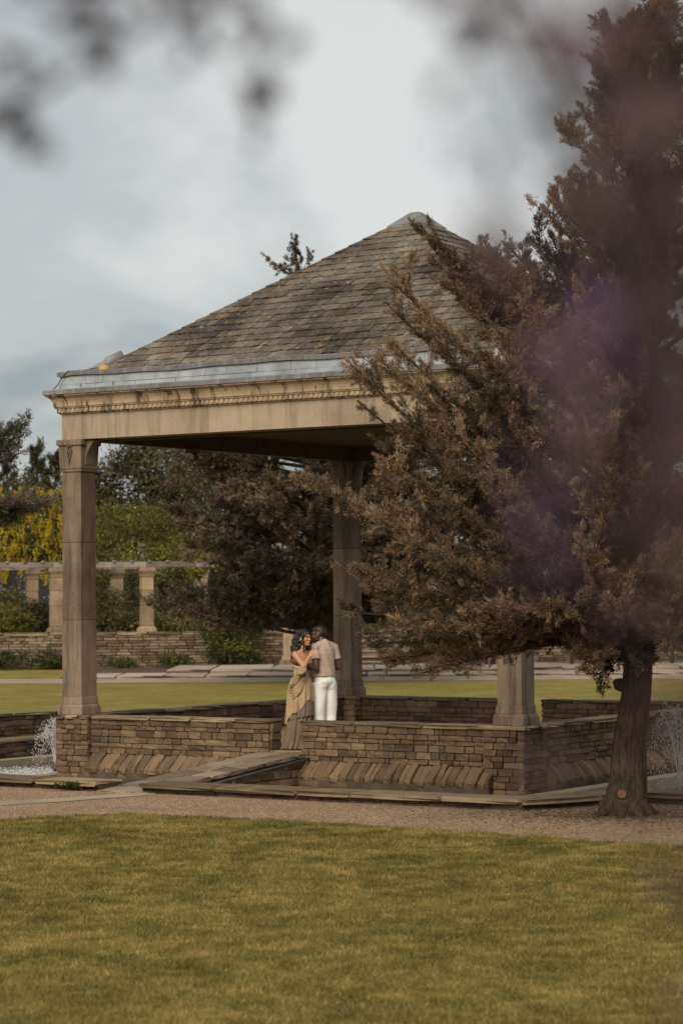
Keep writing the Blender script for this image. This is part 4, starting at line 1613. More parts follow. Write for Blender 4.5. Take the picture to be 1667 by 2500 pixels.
for k in range(96):
    z = rr.uniform(2.5, 9.0)
    az = rr.uniform(0, 2 * PI)
    rad = crown_r(z) * rr.uniform(0.55, 0.98)
    # keep the front-left of the crown to the shape seen in the photograph
    if math.cos(az) < -0.55:
        rad *= 0.72
    tip = Vector((0.27 + math.cos(az) * rad, math.sin(az) * rad, z))
    za = max(2.05, z - 0.3 - 0.6 * rad * (0.4 + 0.6 * min(1, max(0, (z - 2) / 3))))
    prim.append((min(za, 8.4), tip, rr.uniform(0.08, 0.25)))
for k in range(18):                       # low skirts on the right and far side
    az = rr.uniform(-0.48 * PI, 0.55 * PI)
    rad = rr.uniform(1.0, 2.9)
    prim.append((rr.uniform(2.05, 2.7), Vector((0.27 + math.cos(az) * rad, math.sin(az) * rad, rr.uniform(1.75, 2.5))), 0.05))
for k in range(5):
    az = rr.uniform(1.05, 1.35) * PI
    prim.append((2.1, Vector((0.27 + math.cos(az) * 0.75, math.sin(az) * 0.9, rr.uniform(1.8, 2.1))), 0.0))
jt, n_j = conifer('juniper_tree', 'tall browned juniper with bare leaning trunk in front of the right kerb', TB, trunk, prim, M['juniper'], 41,
                  sec=11, twigs=10, leaves=68, leaf=(0.045, 0.0105), twig_len=0.21, fluff=0.026, start=0.22, spread=0.42, leaf_var=0.06)
# sawn branch stub and knot on the trunk
kn = MB()
kn.tube([(-0.035, -0.12, 0.255), (-0.045, -0.235, 0.262)], [0.085, 0.062], 14)
kn.build('branch_stub', M['bark'], jt, smooth=True)
kn = MB()
kn.tube([(-0.045, -0.234, 0.262), (-0.0453, -0.241, 0.2624)], [0.050, 0.046], 16)
kn.build('sawn_face', M['cut_wood'], jt)
kn = MB()
kn.tube([(0.10, 0, 1.42), (-0.06, -0.06, 1.46), (-0.09, -0.07, 1.50)], [0.09, 0.07, 0.035], 10)
kn.build('branch_stub', M['bark'], jt, smooth=True)
rt = MB()
for k in range(9):
    a = k / 9 * 2 * PI + 0.3
    L = random.uniform(0.24, 0.50)
    rt.tube([(0, 0, 0.30), (math.cos(a) * .22, math.sin(a) * .22, 0.10), (math.cos(a) * L, math.sin(a) * L, -0.03)], [0.10, 0.075, 0.02], 7)
rt.build('root_flare', M['bark'], jt, smooth=True)
# earth edging stone round the root
edg = MB()
ev = []
for k in range(25):
    a = PI + PI * k / 24
    ev.append((TB.x + 0.1 + math.cos(a) * 1.05, TB.y + 0.25 + math.sin(a) * 0.55, 0.0))
edg.tube(ev, 0.022, 6)
tag(edg.build('edging', M['soil'], None, smooth=True), 'low earth edging curved round the foot of the juniper', 'edging')

# --- dark cedar behind the pavilion
CD_ = 70.0
cb_ = at(772, 1640, CD_)
cb_.z = 0.0
prim = []
rr = random.Random(52)
for k in range(170):
    z = rr.uniform(2.0, 10.9) if k > 100 else rr.uniform(2.0, 7.4)
    R = float(np.interp(z, [1.8, 3, 5, 7, 9, 11, 12.6], [4.4, 5.2, 5.2, 4.4, 3.2, 1.9, 0.7])) * rr.uniform(0.55, 1.0)
    az = rr.uniform(0, 2 * PI)
    prim.append((max(1.3, z - 0.16 * R - 0.2), Vector((math.cos(az) * R, math.sin(az) * R, z + rr.uniform(-.2, .3))), rr.uniform(0.0, 0.15)))
for (sx, sy) in ((655, 632), (668, 640), (762, 618), (738, 628), (712, 578), (722, 596), (705, 612), (730, 640), (700, 650)):          # leader showing over the roof
    p = at(sx, sy, CD_) - cb_
    prim.append((min(12.0, p.z - 0.6), p, 0.1, 2))
conifer('cedar_tree', 'broad dark cedar behind the pavilion, its tip over the roof', cb_,
        [(0, 0, -.1, .62), (0.02, 0, .4, .48), (0.02, 0, 2, .42), (0, 0, 5, .32), (-.1, 0, 8, .2), (-.3, 0, 11, .09), (-.55, 0, 12.6, .02)], prim, M['cedar'], 53,
        sec=9, twigs=4.2, leaves=46, leaf=(0.095, 0.036), twig_len=0.42, fluff=0.062, sec_len=0.34, up=0.16, start=0.3)

# --- conifer whose branch ends come in at the left edge
LT = Vector((-8.6, 43.0, 0))
prim = []
for (sx, sy, dd, za) in ((72, 1028, 0, 4.2), (60, 1060, .1, 4.2), (40, 1045, -.2, 4.1), (30, 1090, .2, 4.0), (66, 1100, 0, 4.0),
                         (128, 1222, 0, 3.6), (110, 1232, .3, 3.6), (80, 1215, -.3, 3.6), (60, 1250, .2, 3.5), (40, 1225, -.4, 3.5), (30, 1270, .1, 3.4), (90, 1245, 0, 3.5)):
    prim.append((za, at(sx, sy, 41.5 + dd) - LT, 0.05))
rr = random.Random(61)
for k in range(34):
    z = rr.uniform(2.2, 8.5)
    az = rr.uniform(0.55 * PI, 1.55 * PI)
    R = (9.2 - z) * .36 * rr.uniform(.6, 1)
    prim.append((max(1.5, z - .6), Vector((math.cos(az) * R, math.sin(az) * R, z)), .1))
conifer('pine_tree', 'grey-green conifer reaching two branch ends in from the left edge', LT,
        [(0, 0, -.1, .3), (0, 0, .4, .22), (0, 0, 3, .18), (0, 0, 6, .1), (0, 0, 9, .02)], prim, M['spruce'], 62, sec=6, twigs=7, leaves=46,
        leaf=(0.048, 0.015), twig_len=0.26, fluff=0.045, sec_len=0.30, start=0.72, up=0.3)

# --- background planting on the upper terrace
bz_ = WZ - .06


def tp(sx, d):
    p = at(sx, 1500, d)
    return Vector((p.x, d, bz_))


lb = tp(40, 98)
lab_t = broadleaf('laburnum_tree', 'laburnum full of hanging yellow flowers left of the left column', lb, 2.6,
                  [(0, 0, 3.9, 2.9, 1.6, 1.7), (-2.6, 0, 3.9, 2.4, 1.6, 1.6), (1.2, -.4, 4.3, 1.6, 1.2, 1.3)], 9000, 0.10, M['laburnum_leaf'], 71, clump=.34)
# racemes: tapering hanging clusters of petals
r = np.random.default_rng(72)
nr, npet = 640, 46
ang = r.uniform(0, 2 * PI, nr)
cx = r.uniform(-4.6, 2.5, nr)
cy = r.uniform(-2.3, -0.6, nr)
cz = r.uniform(2.1, 5.7, nr)
hl = r.uniform(0.25, 0.5, nr)
uu = r.uniform(0, 1, (nr, npet))
w_ = 0.085 * (1.0 - 0.75 * uu)
an2 = r.uniform(0, 2 * PI, (nr, npet))
Cx = cx[:, None] + np.cos(an2) * w_
Cy = cy[:, None] + np.sin(an2) * w_
Cz = cz[:, None] - uu * hl[:, None]
C = np.stack([Cx, Cy, Cz], -1).reshape(-1, 3)
V, F = quads_np(C, unit(r.normal(size=C.shape)), r.uniform(0.03, 0.05, len(C)), r, 1.1)
o = np_mesh('blossom', V, F, M['laburnum_bloom'], lab_t, r.uniform(0, 1, len(C)))
o['kind'] = 'stuff'

broadleaf('lime_tree', 'light yellow-green leafy tree right of the left column', tp(322, 97), 2.0,
          [(0, 0, 3.2, 2.3, 1.8, 2.0), (-1.2, 0, 2.6, 1.5, 1.4, 1.8), (1.3, 0, 2.6, 1.5, 1.4, 1.6)], 11000, 0.085, M['lime_leaf'], 73, tint_mu=.20, clump=.30)
broadleaf('poplar_tree', 'tall thin-leaved tree with sky showing through, behind the left column', tp(330, 125), 4.5,
          [(0, 0, 6.0, 2.8, 2, 2.8), (-1.8, 0, 5.0, 2.2, 2, 3.4), (2.6, 0, 6.0, 2.6, 2, 2.8), (0.5, 0, 8.0, 1.8, 1.5, 1.5)], 21000, 0.16, M['dark_leaf'], 74, tint_mu=.75, clump=.42, shell=.2)
broadleaf('dark_tree', 'dark dense evergreen above the laburnum, left of the left column', tp(75, 112), 3.0,
          [(0, 0, 4.2, 2.3, 2, 3.0), (-1.4, 0, 3.8, 1.6, 2, 2.6), (1.8, 0, 4.0, 1.8, 1.6, 2.6)], 11000, 0.12, M['dark_leaf'], 75, clump=.36)
# pointed tops beside it
for k, (sx, top, lab_) in enumerate(((92, 1082, 'slim pointed conifer top left of the left column'), (136, 1105, 'smaller pointed conifer top touching the left column'),
                                     (20, 1120, 'pointed dark conifer behind the left branch ends'))):
    b0 = tp(sx, 118)
    h = at(sx, top, 118).z - bz_
    pr = [(h * (0.3 + .65 * q / 40), Vector((math.cos(q * 2.4) * (1.1 - q / 40) * 1.1, math.sin(q * 2.4) * (1.1 - q / 40) * 1.1, h * (0.34 + .66 * q / 40))), .05) for q in range(40)]
    conifer('pointed_conifer', lab_, b0, [(0, 0, 0, .15), (0, 0, h * .5, .1), (0, 0, h, .02)], pr, M['dark_leaf'], 80 + k, sec=3, twigs=3, leaves=20,
            leaf=(.12, .05), twig_len=.4, fluff=.07, group='pointed conifers on the left')
# hedge-like dark mass closing the view behind the pergola
dark = [(455, 116, 9.0), (-60, 104, 4.6), (150, 104, 3.6), (230, 106, 4.6), (420, 103, 5.2), (540, 104, 6.0), (660, 105, 6.4), (780, 104, 6.2), (900, 104, 6.4), (1010, 106, 6.4),
        (1120, 104, 6.0), (1230, 105, 5.6), (1340, 104, 6.0), (1450, 105, 6.2), (1560, 104, 6.0), (1680, 105, 6.2)]
where = ['high under the roof edge left of the cedar', 'furthest left, behind the laburnum', 'behind the left column', 'right of the left column under the thin-leaved tree', 'behind the light green tree',
         'left behind the cedar', 'behind the cedar crown', 'behind the cedar trunk', 'right behind the far column', 'behind the stone steps', 'behind the row of small trunks',
         'behind the nearest column', 'right of the nearest column, far back', 'left behind the juniper trunk', 'behind the juniper trunk', 'at the right edge, far back']
for k, (sx, d, h) in enumerate(dark):
    h2 = h * 0.5
    broadleaf('dark_shrub_tree', 'dark green shrubby tree ' + where[k], tp(sx, d), 1.2,
              [(0, 0, h2, 1.9, 1.3, h2), (-.8, -.5, h2 * .6, 1.3, 1, h2 * .7), (.8, -.4, h2 * .7, 1.3, 1, h2 * .7)], 5200, 0.13, M['dark_leaf'], 90 + k,
              clump=.34, group='dark shrubby trees behind the pergola', tint_mu=.42 if k % 3 else .6)
# shrubs between the pergola pillars and on top of the wall
shr = [(30, 90.0, 1.5, 1.3, 'olive_leaf', .55, 'rounded green shrub furthest left behind the pergola'),
       (10, 87.5, .9, 1.0, 'lime_leaf', .35, 'low yellow-green shrub on the wall at the left edge'),
       (112, 88.5, 1.1, .8, 'dark_leaf', .6, 'dark shrub between the two left pergola pillars'),
       (250, 90.0, 2.0, .9, 'olive_leaf', .45, 'tall olive shrub behind the back-row pillar beside the left column'),
       (322, 89.0, .8, .9, 'olive_leaf', .35, 'low shrub between the two pillars right of the left column'),
       (318, 93.5, 2.1, 1.0, 'dark_leaf', .7, 'dark shrub seen between the two pillars right of the left column'),
       (415, 90.5, 1.9, 1.3, 'dark_leaf', .65, 'dark shrub right of the right-hand pergola pillar'),
       (408, 86.8, .5, .9, 'olive_leaf', .75, 'low pale plant on the wall top right of the right-hand pillar'),
       (470, 92.0, 2.2, 1.3, 'dark_leaf', .55, 'dark shrub left of the climber-covered pillar'),
       (900, 88.0, 1.0, 1.2, 'olive_leaf', .8, 'yellowish shrub at the head of the stone steps')]
for k, (sx, d, h, w, mt, mu, lb_) in enumerate(shr):
    broadleaf('shrub', lb_, tp(sx, d), .3, [(0, 0, h * .55, w, w * .7, h * .55), (w * .3, -.2, h * .4, w * .6, w * .5, h * .4)], 2600, 0.085, M[mt], 120 + k,
              clump=.2, cat='shrub', trunk_r=.04, tint_mu=mu, group='shrubs on the upper terrace')
# plants at the wall foot, climber on the wall
low = [(28, 1636, .62, .9, 'ivy_leaf', .35, 'leafy plant at the wall foot at the left edge'),
       (130, 1634, .60, .6, 'ivy_leaf', .40, 'leafy plant at the wall foot beside the left column'),
       (425, 1622, .40, .45, 'ivy_leaf', .55, 'small tuft at the wall foot left of the climber'),
       (300, 1624, .18, .5, 'ivy_leaf', .5, 'faint row of weeds at the wall foot right of the left column')]
for k, (sx, sy, h, w, mt, mu, lb_) in enumerate(low):
    p = at(sx, sy, 84.2)
    broadleaf('border_plant', lb_, (p.x, 84.3, 0.1 if sx > 160 else 0.0), .1, [(0, 0, h * .55, w, .4, h * .5)], 1500, .06, M[mt], 150 + k, clump=.12, cat='plant', trunk_r=.02,
              tint_mu=mu, group='plants at the foot of the retaining wall')
p = at(560, 1620, 84.0)
broadleaf('climber', 'yellow-green climber hanging over the retaining wall left of the cedar trunk', (p.x, 84.3, 0.1), .6,
          [(0, .1, .8, .85, .45, .75), (-.4, .2, 1.4, .8, .5, .45), (.3, .1, .35, 1.0, .4, .3), (-.95, .5, 2.0, .5, .5, .5), (.6, .3, 1.4, .6, .4, .3)], 7000, .065, M['ivy_leaf'], 160,
          clump=.16, cat='climber', trunk_r=.04, tint_mu=.55)
p = at(480, 1385, 88)
broadleaf('lime_climber', 'bright lime climber at the right end of the pergola beam', (p.x + .15, 88, bz_), 1.6,
          [(0, 0, 2.35, .5, .4, .45), (.5, 0, 2.5, .6, .4, .3)], 2200, .075, M['lime_leaf'], 161, clump=.14, cat='climber', trunk_r=.03, tint_mu=.6)
p = at(800, 1560, 86)
broadleaf('lime_shrub', 'small lime-green shrub between the man and the far column', (p.x, 84.6, .1), .3,
          [(0, 0, 1.1, .45, .4, .45)], 1500, .065, M['lime_leaf'], 162, clump=.14, cat='shrub', trunk_r=.03, tint_mu=.3)
# clipped small trees in a row on the right, in front of the wall
for k, sx in enumerate((1115, 1142, 1186, 1204, 1395, 1470, 1640)):
    p = at(sx, 1650, 81)
    broadleaf('small_tree', ('small dark thin-trunked tree beyond the lawn, ' + ['leftmost of the row', 'second of the row from the left', 'third of the row from the left',
              'just left of the nearest column', 'first right of the nearest column', 'left of the juniper trunk', 'furthest right of the row'][k]),
              (p.x, 81, .12), .75, [(0, 0, 1.5, .95, .7, .85)], 2600, .08, M['dark_leaf'], 170 + k, clump=.2, trunk_r=.06, group='row of small trees beyond the lawn', tint_mu=.4)
# ivy at the end of the left kerb
p = loc(3.30, -3.62, 0.02)
broadleaf('ivy_tuft', 'moss and ivy tuft on the end of the left kerb by the bridge', (p.x, p.y, 0.0), .02,
          [(0, 0, .045, .22, .05, .05), (-.25, .02, .04, .18, .05, .04)], 900, .016, M['ivy_leaf'], 180, clump=.025, cat='plant', trunk_r=.008, tint_mu=.35)

# ------------------------------------------------------------------ grass and gravel relief near the camera
def ground_pts(n, y0, y1, half_px, r):
    d = np.sqrt(r.uniform(y0 ** 2, y1 ** 2, n))
    x = r.uniform(-1, 1, n) * half_px / FPX * d
    return x, d


ex = np.array([q[0] for q in edge_w])
ey = np.array([q[1] for q in edge_w])
so = np.argsort(ex)
ex, ey = ex[so], ey[so]
r = np.random.default_rng(201)
NB = 420000
gx, gy = ground_pts(NB, 12.5, 30.0, 1050, r)
inside = gy < np.interp(gx, ex, ey) + r.normal(0, 0.05, NB)
gx, gy = gx[inside], gy[inside]


def vnoise(x, y, s, seed):
    """smooth value noise on a grid"""
    q = np.random.default_rng(seed).uniform(0, 1, (128, 128))
    fx_, fy_ = x * s + 500, y * s + 500
    ix, iy = np.floor(fx_).astype(int), np.floor(fy_).astype(int)
    tx, ty = fx_ - ix, fy_ - iy
    tx, ty = tx * tx * (3 - 2 * tx), ty * ty * (3 - 2 * ty)
    g = lambda a_, b_: q[a_ % 128, b_ % 128]
    return (g(ix, iy) * (1 - tx) + g(ix + 1, iy) * tx) * (1 - ty) + (g(ix, iy + 1) * (1 - tx) + g(ix + 1, iy + 1) * tx) * ty


pn = 0.22 * vnoise(gx, gy, 1.1, 1) + 0.36 * vnoise(gx, gy, 3.2, 2) + 0.42 * vnoise(gx, gy, 9, 3)
tall = np.clip(0.8 + 0.8 * (vnoise(gx, gy, 5.0, 5) - 0.5), 0.5, 1.3)
ln = r.uniform(0.022, 0.055, len(gx)) * tall
D_ = unit(np.stack([r.normal(0, .55, len(gx)), r.normal(0, .55, len(gx)), np.ones(len(gx))], -1))
V, F = leaves_np(np.stack([gx, gy, np.full(len(gx), 0.003)], -1), D_, ln, r.uniform(0.005, 0.010, len(gx)), r)
tint = np.clip(0.52 + (pn - 0.5) * 1.7 + r.normal(0, 0.21, len(gx)) + (r.random(len(gx)) < 0.06) * 0.35, 0, 1)
o = np_mesh('grass', V, F, M['grass_blade'], None, tint)
tag(o, 'short yellowing lawn grass in the foreground', 'grass', kind='stuff')
# loose gravel on the walk
n = 26000
gx, gy = ground_pts(n, 24.0, 33.0, 1000, r)
ok = gy > np.interp(gx, ex, ey) + 0.02
rel = np.stack([gx - A0.x, gy - A0.y], -1)
lt, ly = rel @ np.array([U.x, U.y]), rel @ np.array([Vd.x, Vd.y])
ok &= np.where(lt < 9.5, ly < -3.68, ly < -2.1)
gx, gy = gx[ok], gy[ok]
rad = r.uniform(0.004, 0.011, len(gx))
bv = np.array([(1, 0.2, 0), (-.3, 1, 0), (-.9, -.4, 0), (.3, -1, 0), (0, 0, .8)])
V = (np.stack([gx, gy, np.full(len(gx), .004)], -1)[:, None] + bv[None] * rad[:, None, None]).reshape(-1, 3)
F = (np.array([(0, 1, 4), (1, 2, 4), (2, 3, 4), (3, 0, 4)])[None] + (np.arange(len(gx)) * 5)[:, None, None]).reshape(-1, 3)
o = np_mesh('loose_gravel', V, F, leaf_mat('pebble', [(0, (.11, .062, .036)), (.5, (.23, .145, .09)), (1, (.42, .31, .22))], 0.0), None, np.repeat(r.uniform(0, 1, len(gx)), 4))
tag(o, 'loose brown gravel on the walk', 'gravel', kind='stuff')
# fallen needles and dry soil line along the kerb foot

# ------------------------------------------------------------------ the couple
def ico_ellipsoid(c, rad, basis=None, seg=16, rings=10):
    v, f = [], []
    B = basis or Matrix.Identity(3)
    c = Vector(c)
    for i in range(1, rings):
        th_ = PI * i / rings
        for k in range(seg):
            ph = 2 * PI * k / seg
            v.append(c + B @ Vector((rad[0] * math.sin(th_) * math.cos(ph), rad[1] * math.sin(th_) * math.sin(ph), rad[2] * math.cos(th_))))
    top, bot = len(v), len(v) + 1
    v.append(c + B @ Vector((0, 0, rad[2])))
    v.append(c - B @ Vector((0, 0, rad[2])))
    for i in range(rings - 2):
        for k in range(seg):
            k2 = (k + 1) % seg
            f.append((i * seg + k, (i + 1) * seg + k, (i + 1) * seg + k2, i * seg + k2))
    for k in range(seg):
        k2 = (k + 1) % seg
        f.append((top, k, k2))
        f.append((bot, (rings - 2) * seg + k2, (rings - 2) * seg + k))
    return v, f


class Body:
    """volumes that are fused into one continuous skin by voxel remeshing"""

    def __init__(self):
        self.mb = MB()

    def ell(self, c, rad, basis=None):
        self.mb.add(*ico_ellipsoid(c, rad, basis))
        return self

    def limb(self, pts, rads, flat=False, n=14):
        self.mb.tube(pts, rads, n)
        if not flat:
            for p, r_0 in zip(pts, rads):
                self.mb.add(*ico_ellipsoid(p, (r_0 * .99,) * 3, None, 14, 8))
        else:
            for p, r_0 in list(zip(pts, rads))[1:-1]:
                self.mb.add(*ico_ellipsoid(p, (r_0 * .99,) * 3, None, 14, 8))
        return self

    def fuse(self, name, mat, parent, voxel=0.007, smooth=4, disp=None):
        tmp = bpy.data.objects.new('tmp', self.mb.mesh('tmp', mat))
        ts = bpy.data.scenes.new('tmp')
        ts.collection.objects.link(tmp)
        m = tmp.modifiers.new('r', 'REMESH')
        m.mode = 'VOXEL'
        m.voxel_size = voxel
        s = tmp.modifiers.new('s', 'SMOOTH')
        s.factor = 0.5
        s.iterations = smooth
        ts.view_layers[0].update()
        dg = ts.view_layers[0].depsgraph
        me = bpy.data.meshes.new_from_object(tmp.evaluated_get(dg))
        bpy.data.objects.remove(tmp, do_unlink=True)
        bpy.data.scenes.remove(ts)
        me.name = name
        me.polygons.foreach_set('use_smooth', [True] * len(me.polygons))
        if disp:
            cos_ = [v.co.copy() for v in me.vertices]
            nos_ = [v.normal.copy() for v in me.vertices]
            me.vertices.foreach_set('co', [x for c_0, n_0 in zip(cos_, nos_) for x in disp(c_0, n_0)])
            me.update()
        if not me.materials:
            me.materials.append(mat)
        return link(name, me, parent)


def frame(fdir, tilt=0.0):
    """basis with columns right, forward, up for a head or torso that looks along fdir"""
    F_ = Vector((fdir[0], fdir[1], math.tan(tilt))).normalized()
    R_ = F_.cross(Vector((0, 0, 1))).normalized()
    U_ = R_.cross(F_).normalized()
    return Matrix((R_, F_, U_)).transposed()


def head(b, c, B, s=1.0, male=False):
    c = Vector(c)
    q = lambda x, y, z: c + B @ Vector((x * s, y * s, z * s))
    b.ell(q(0, -0.012, 0.035), (0.074 * s, 0.094 * s, 0.086 * s), B)          # skull
    b.ell(q(0, 0.022, -0.012), (0.064 * s, 0.068 * s, 0.088 * s), B)          # face
    b.ell(q(0, 0.036, -0.066), (0.046 * s, 0.050 * s, 0.046 * s), B)          # jaw
    b.ell(q(0, 0.070, -0.094), (0.020 * s, 0.018 * s, 0.016 * s), B)          # chin
    b.ell(q(0, 0.082, 0.032), (0.050 * s, 0.014 * s, 0.016 * s), B)           # brow
    b.limb([q(0, 0.084, 0.018), q(0, 0.096, -0.016), q(0, 0.097, -0.021)], [0.008 * s, 0.010 * s, 0.011 * s])   # nose
    for sx in (-1, 1):
        b.ell(q(sx * 0.012, 0.096, -0.022), (0.008 * s, 0.008 * s, 0.007 * s), B)
        b.ell(q(sx * 0.040, 0.062, -0.016), (0.022 * s, 0.022 * s, 0.022 * s), B)      # cheek
        b.ell(q(sx * 0.078, -0.008, -0.006), (0.010 * s, 0.020 * s, 0.032 * s), B)     # ear
    b.ell(q(0, 0.088, -0.050), (0.024 * s, 0.012 * s, 0.008 * s), B)          # lips
    b.ell(q(0, 0.086, -0.062), (0.021 * s, 0.012 * s, 0.008 * s), B)


def face_parts(parent, c, B, s, lip_mat, brow_mat):
    c = Vector(c)
    q = lambda x, y, z: c + B @ Vector((x * s, y * s, z * s))
    for sx in (-1, 1):
        m = MB()
        m.add(*ico_ellipsoid(q(sx * 0.031, 0.079, 0.012), (0.013 * s, 0.010 * s, 0.006 * s), B, 12, 8))
        m.build('eye', EYE, parent, smooth=True)
        m = MB()
        m.tube([q(sx * 0.014, 0.094, 0.031), q(sx * 0.034, 0.089, 0.037), q(sx * 0.052, 0.070, 0.031)], [0.0035 * s, 0.0045 * s, 0.002 * s], 6)
        m.build('eyebrow', brow_mat, parent, smooth=True)
    m = MB()
    m.tube([q(-0.024, 0.088, -0.052), q(-0.009, 0.1005, -0.052), q(0, 0.100, -0.0535), q(0.009, 0.1005, -0.052), q(0.024, 0.088, -0.052)],
           [0.002 * s, 0.005 * s, 0.005 * s, 0.005 * s, 0.002 * s], 6)
    m.tube([q(-0.022, 0.087, -0.057), q(0, 0.100, -0.063), q(0.022, 0.087, -0.057)], [0.002 * s, 0.006 * s, 0.002 * s], 6)
    m.build('lips', lip_mat, parent, smooth=True)


def hand(b, wrist, direction, palm_n, side=1, s=1.0, curl=0.5):
    """palm, four fingers of different length and a thumb; palm_n = way the palm looks, fingers curl towards it"""
    w = Vector(wrist)
    d = Vector(direction).normalized()
    n = Vector(palm_n)
    n = (n - d * n.dot(d)).normalized()
    a = d.cross(n).normalized() * side           # towards the little finger
    k0 = w + d * 0.085 * s
    B = Matrix((a, d, n)).transposed()
    b.ell(w + d * 0.048 * s, (0.038 * s, 0.052 * s, 0.016 * s), B)
    b.limb([w, w + d * 0.03 * s], [0.024 * s, 0.022 * s])
    for i, (off, L) in enumerate(((-0.027, 0.070), (-0.009, 0.078), (0.010, 0.072), (0.028, 0.056))):
        p0 = k0 + a * off * s - d * 0.012 * s
        c1 = curl * 0.45
        p1 = p0 + (d * math.cos(c1) + n * math.sin(c1) + a * off * 1.6).normalized() * L * 0.50 * s
        c2 = curl * 1.0
        p2 = p1 + (d * math.cos(c2) + n * math.sin(c2) + a * off * 1.2).normalized() * L * 0.30 * s
        c3 = curl * 1.4
        p3 = p2 + (d * math.cos(c3) + n * math.sin(c3)).normalized() * L * 0.22 * s
        b.limb([p0, p1, p2, p3], [0.0095 * s, 0.0088 * s, 0.008 * s, 0.0068 * s], n=8)
    t0 = w + d * 0.022 * s - a * 0.026 * s
    t1 = t0 + (d * 0.75 - a * 0.65 + n * 0.25).normalized() * 0.036 * s
    t2 = t1 + (d * 0.92 - a * 0.2 + n * 0.3).normalized() * 0.028 * s
    b.limb([t0, t1, t2], [0.013 * s, 0.0105 * s, 0.008 * s], n=8)


def cloth_mat(name, c, c2, scale=30, rough=0.85, sheen=0.1):
    m, nt, b = base_mat(name, rough, 0.15)
    p = posvec(nt)
    f = noise_node(nt, p, scale, 4, 0.6)
    nt.links.new(ramp(nt, [(0.3, c), (0.7, c2)], f), b.inputs['Base Color'])
    bump(nt, b, noise_node(nt, posvec(nt, (1, 1, 0.45)), 16, 4, 0.55, 0.5), 0.45, 0.012)
    return m


SKIN_M = plain_mat('brown_skin', (0.085, 0.040, 0.024), 0.45, 0.4, 0.10, 12)
SKIN_W = plain_mat('tan_skin', (0.40, 0.200, 0.115), 0.5, 0.35, 0.08, 12)
LIP_W = plain_mat('lips', (0.32, 0.09, 0.065), 0.4, 0.4, 0.05)
LIP_M = plain_mat('brown_lips', (0.075, 0.032, 0.024), 0.45, 0.4, 0.05)
HAIR = plain_mat('black_hair', (0.012, 0.009, 0.008), 0.5, 0.4, 0.3, 40)
EYE = plain_mat('dark_eye', (0.02, 0.013, 0.010), 0.25, 0.5, 0.1)
SHIRT = cloth_mat('oatmeal_jersey', (0.37, 0.272, 0.215), (0.42, 0.318, 0.258))
TROUS = cloth_mat('white_twill', (0.70, 0.68, 0.66), (0.76, 0.75, 0.735))
GOLD = cloth_mat('golden_silk', (0.29, 0.198, 0.108), (0.38, 0.272, 0.158), 14, 0.5)
TAUPE = cloth_mat('taupe_chiffon', (0.115, 0.084, 0.058), (0.175, 0.132, 0.094), 14, 0.7)
TAUPE_D = cloth_mat('dark_lining', (0.045, 0.036, 0.028), (0.07, 0.056, 0.042), 14, 0.7)
SHOE = plain_mat('brown_shoe', (0.08, 0.045, 0.028), 0.5, 0.4, 0.1)

WD = 34.25                                             # distance of the woman
wp = at(735, 1824, WD)
WB = Vector((wp.x, WD, FLOOR_Z))
MOFF = Vector((0.335, 0.21, 0.0))                      # the man beside her
MBASE = WB + MOFF

# ---- man: back half turned to us, head in left profile
mroot = empty('person', MBASE)
mF = Vector((-0.62, 0.785, 0))
mR = Vector((0.785, 0.62, 0))
mB = frame(mF)


def mq(r_0, f_0, z):
    return mR * r_0 + mF * f_0 + Vector((0, 0, z))


mx = Vector((-0.005, 0, 0))
sh_l, sh_r = mq(-0.172, -0.01, 1.415) + mx, mq(0.172, -0.01, 1.405) + mx
el_l, el_r = Vector((-0.115, -0.20, 1.125)), Vector((0.195, 0.115, 1.135))
wr_l = Vector((-0.345, -0.345, 1.205))
wr_r = Vector((0.02, 0.30, 1.08))
hd_m = Vector((-0.078, 0.040, 1.588))
hB_m = frame((-0.96, 0.28), -0.16)
b = Body()
head(b, hd_m, hB_m, 1.06, True)
b.limb([mq(0, -0.015, 1.44) + mx, Vector((-0.050, 0.03, 1.53))], [0.066, 0.060])
b.ell(mq(0, 0, 1.29) + mx, (0.145, 0.092, 0.18), mB)
b.ell(mq(0, 0, 1.12) + mx, (0.125, 0.085, 0.16), mB)
b.limb([sh_l, sh_l.lerp(el_l, .5), el_l], [0.048, 0.052, 0.044])
b.limb([el_l, el_l.lerp(wr_l, .3), wr_l], [0.044, 0.047, 0.027])
hand(b, wr_l, Vector((-0.80, 0.10, 0.30)), Vector((0.25, 0.95, 0.0)), -1, 1.02, 0.55)
b.limb([sh_r, sh_r.lerp(el_r, .5), el_r], [0.048, 0.052, 0.044])
b.limb([el_r, el_r.lerp(wr_r, .35), wr_r], [0.044, 0.044, 0.028])
hand(b, wr_r, Vector((-0.85, 0.3, 0.1)), Vector((-0.2, -0.9, 0)), 1, 1.02, 0.5)
for sx in (-1, 1):
    b.limb([mq(sx * .09, 0, .93), mq(sx * .095, .01, .50), mq(sx * .095, -.02, .09)], [0.068, 0.050, 0.036])
b.fuse('body', SKIN_M, mroot, 0.0058, 3)
face_parts(mroot, hd_m, hB_m, 1.06, LIP_M, HAIR)
hb = Body()
q = lambda x, y, z: hd_m + hB_m @ Vector((x * 1.06, y * 1.06, z * 1.06))
hb.ell(q(0, -0.016, 0.062), (0.0795, 0.097, 0.072), hB_m)
hb.ell(q(0, -0.050, 0.030), (0.074, 0.066, 0.080), hB_m)
hb.fuse('hair', HAIR, mroot, 0.006, 2)
bd = Body()
bd.ell(q(0, 0.046, -0.080), (0.052, 0.053, 0.042), hB_m)
for sx in (-1, 1):
    bd.ell(q(sx * 0.052, 0.024, -0.058), (0.017, 0.034, 0.034), hB_m)
bd.fuse('beard', HAIR, mroot, 0.006, 2)
st = Body()
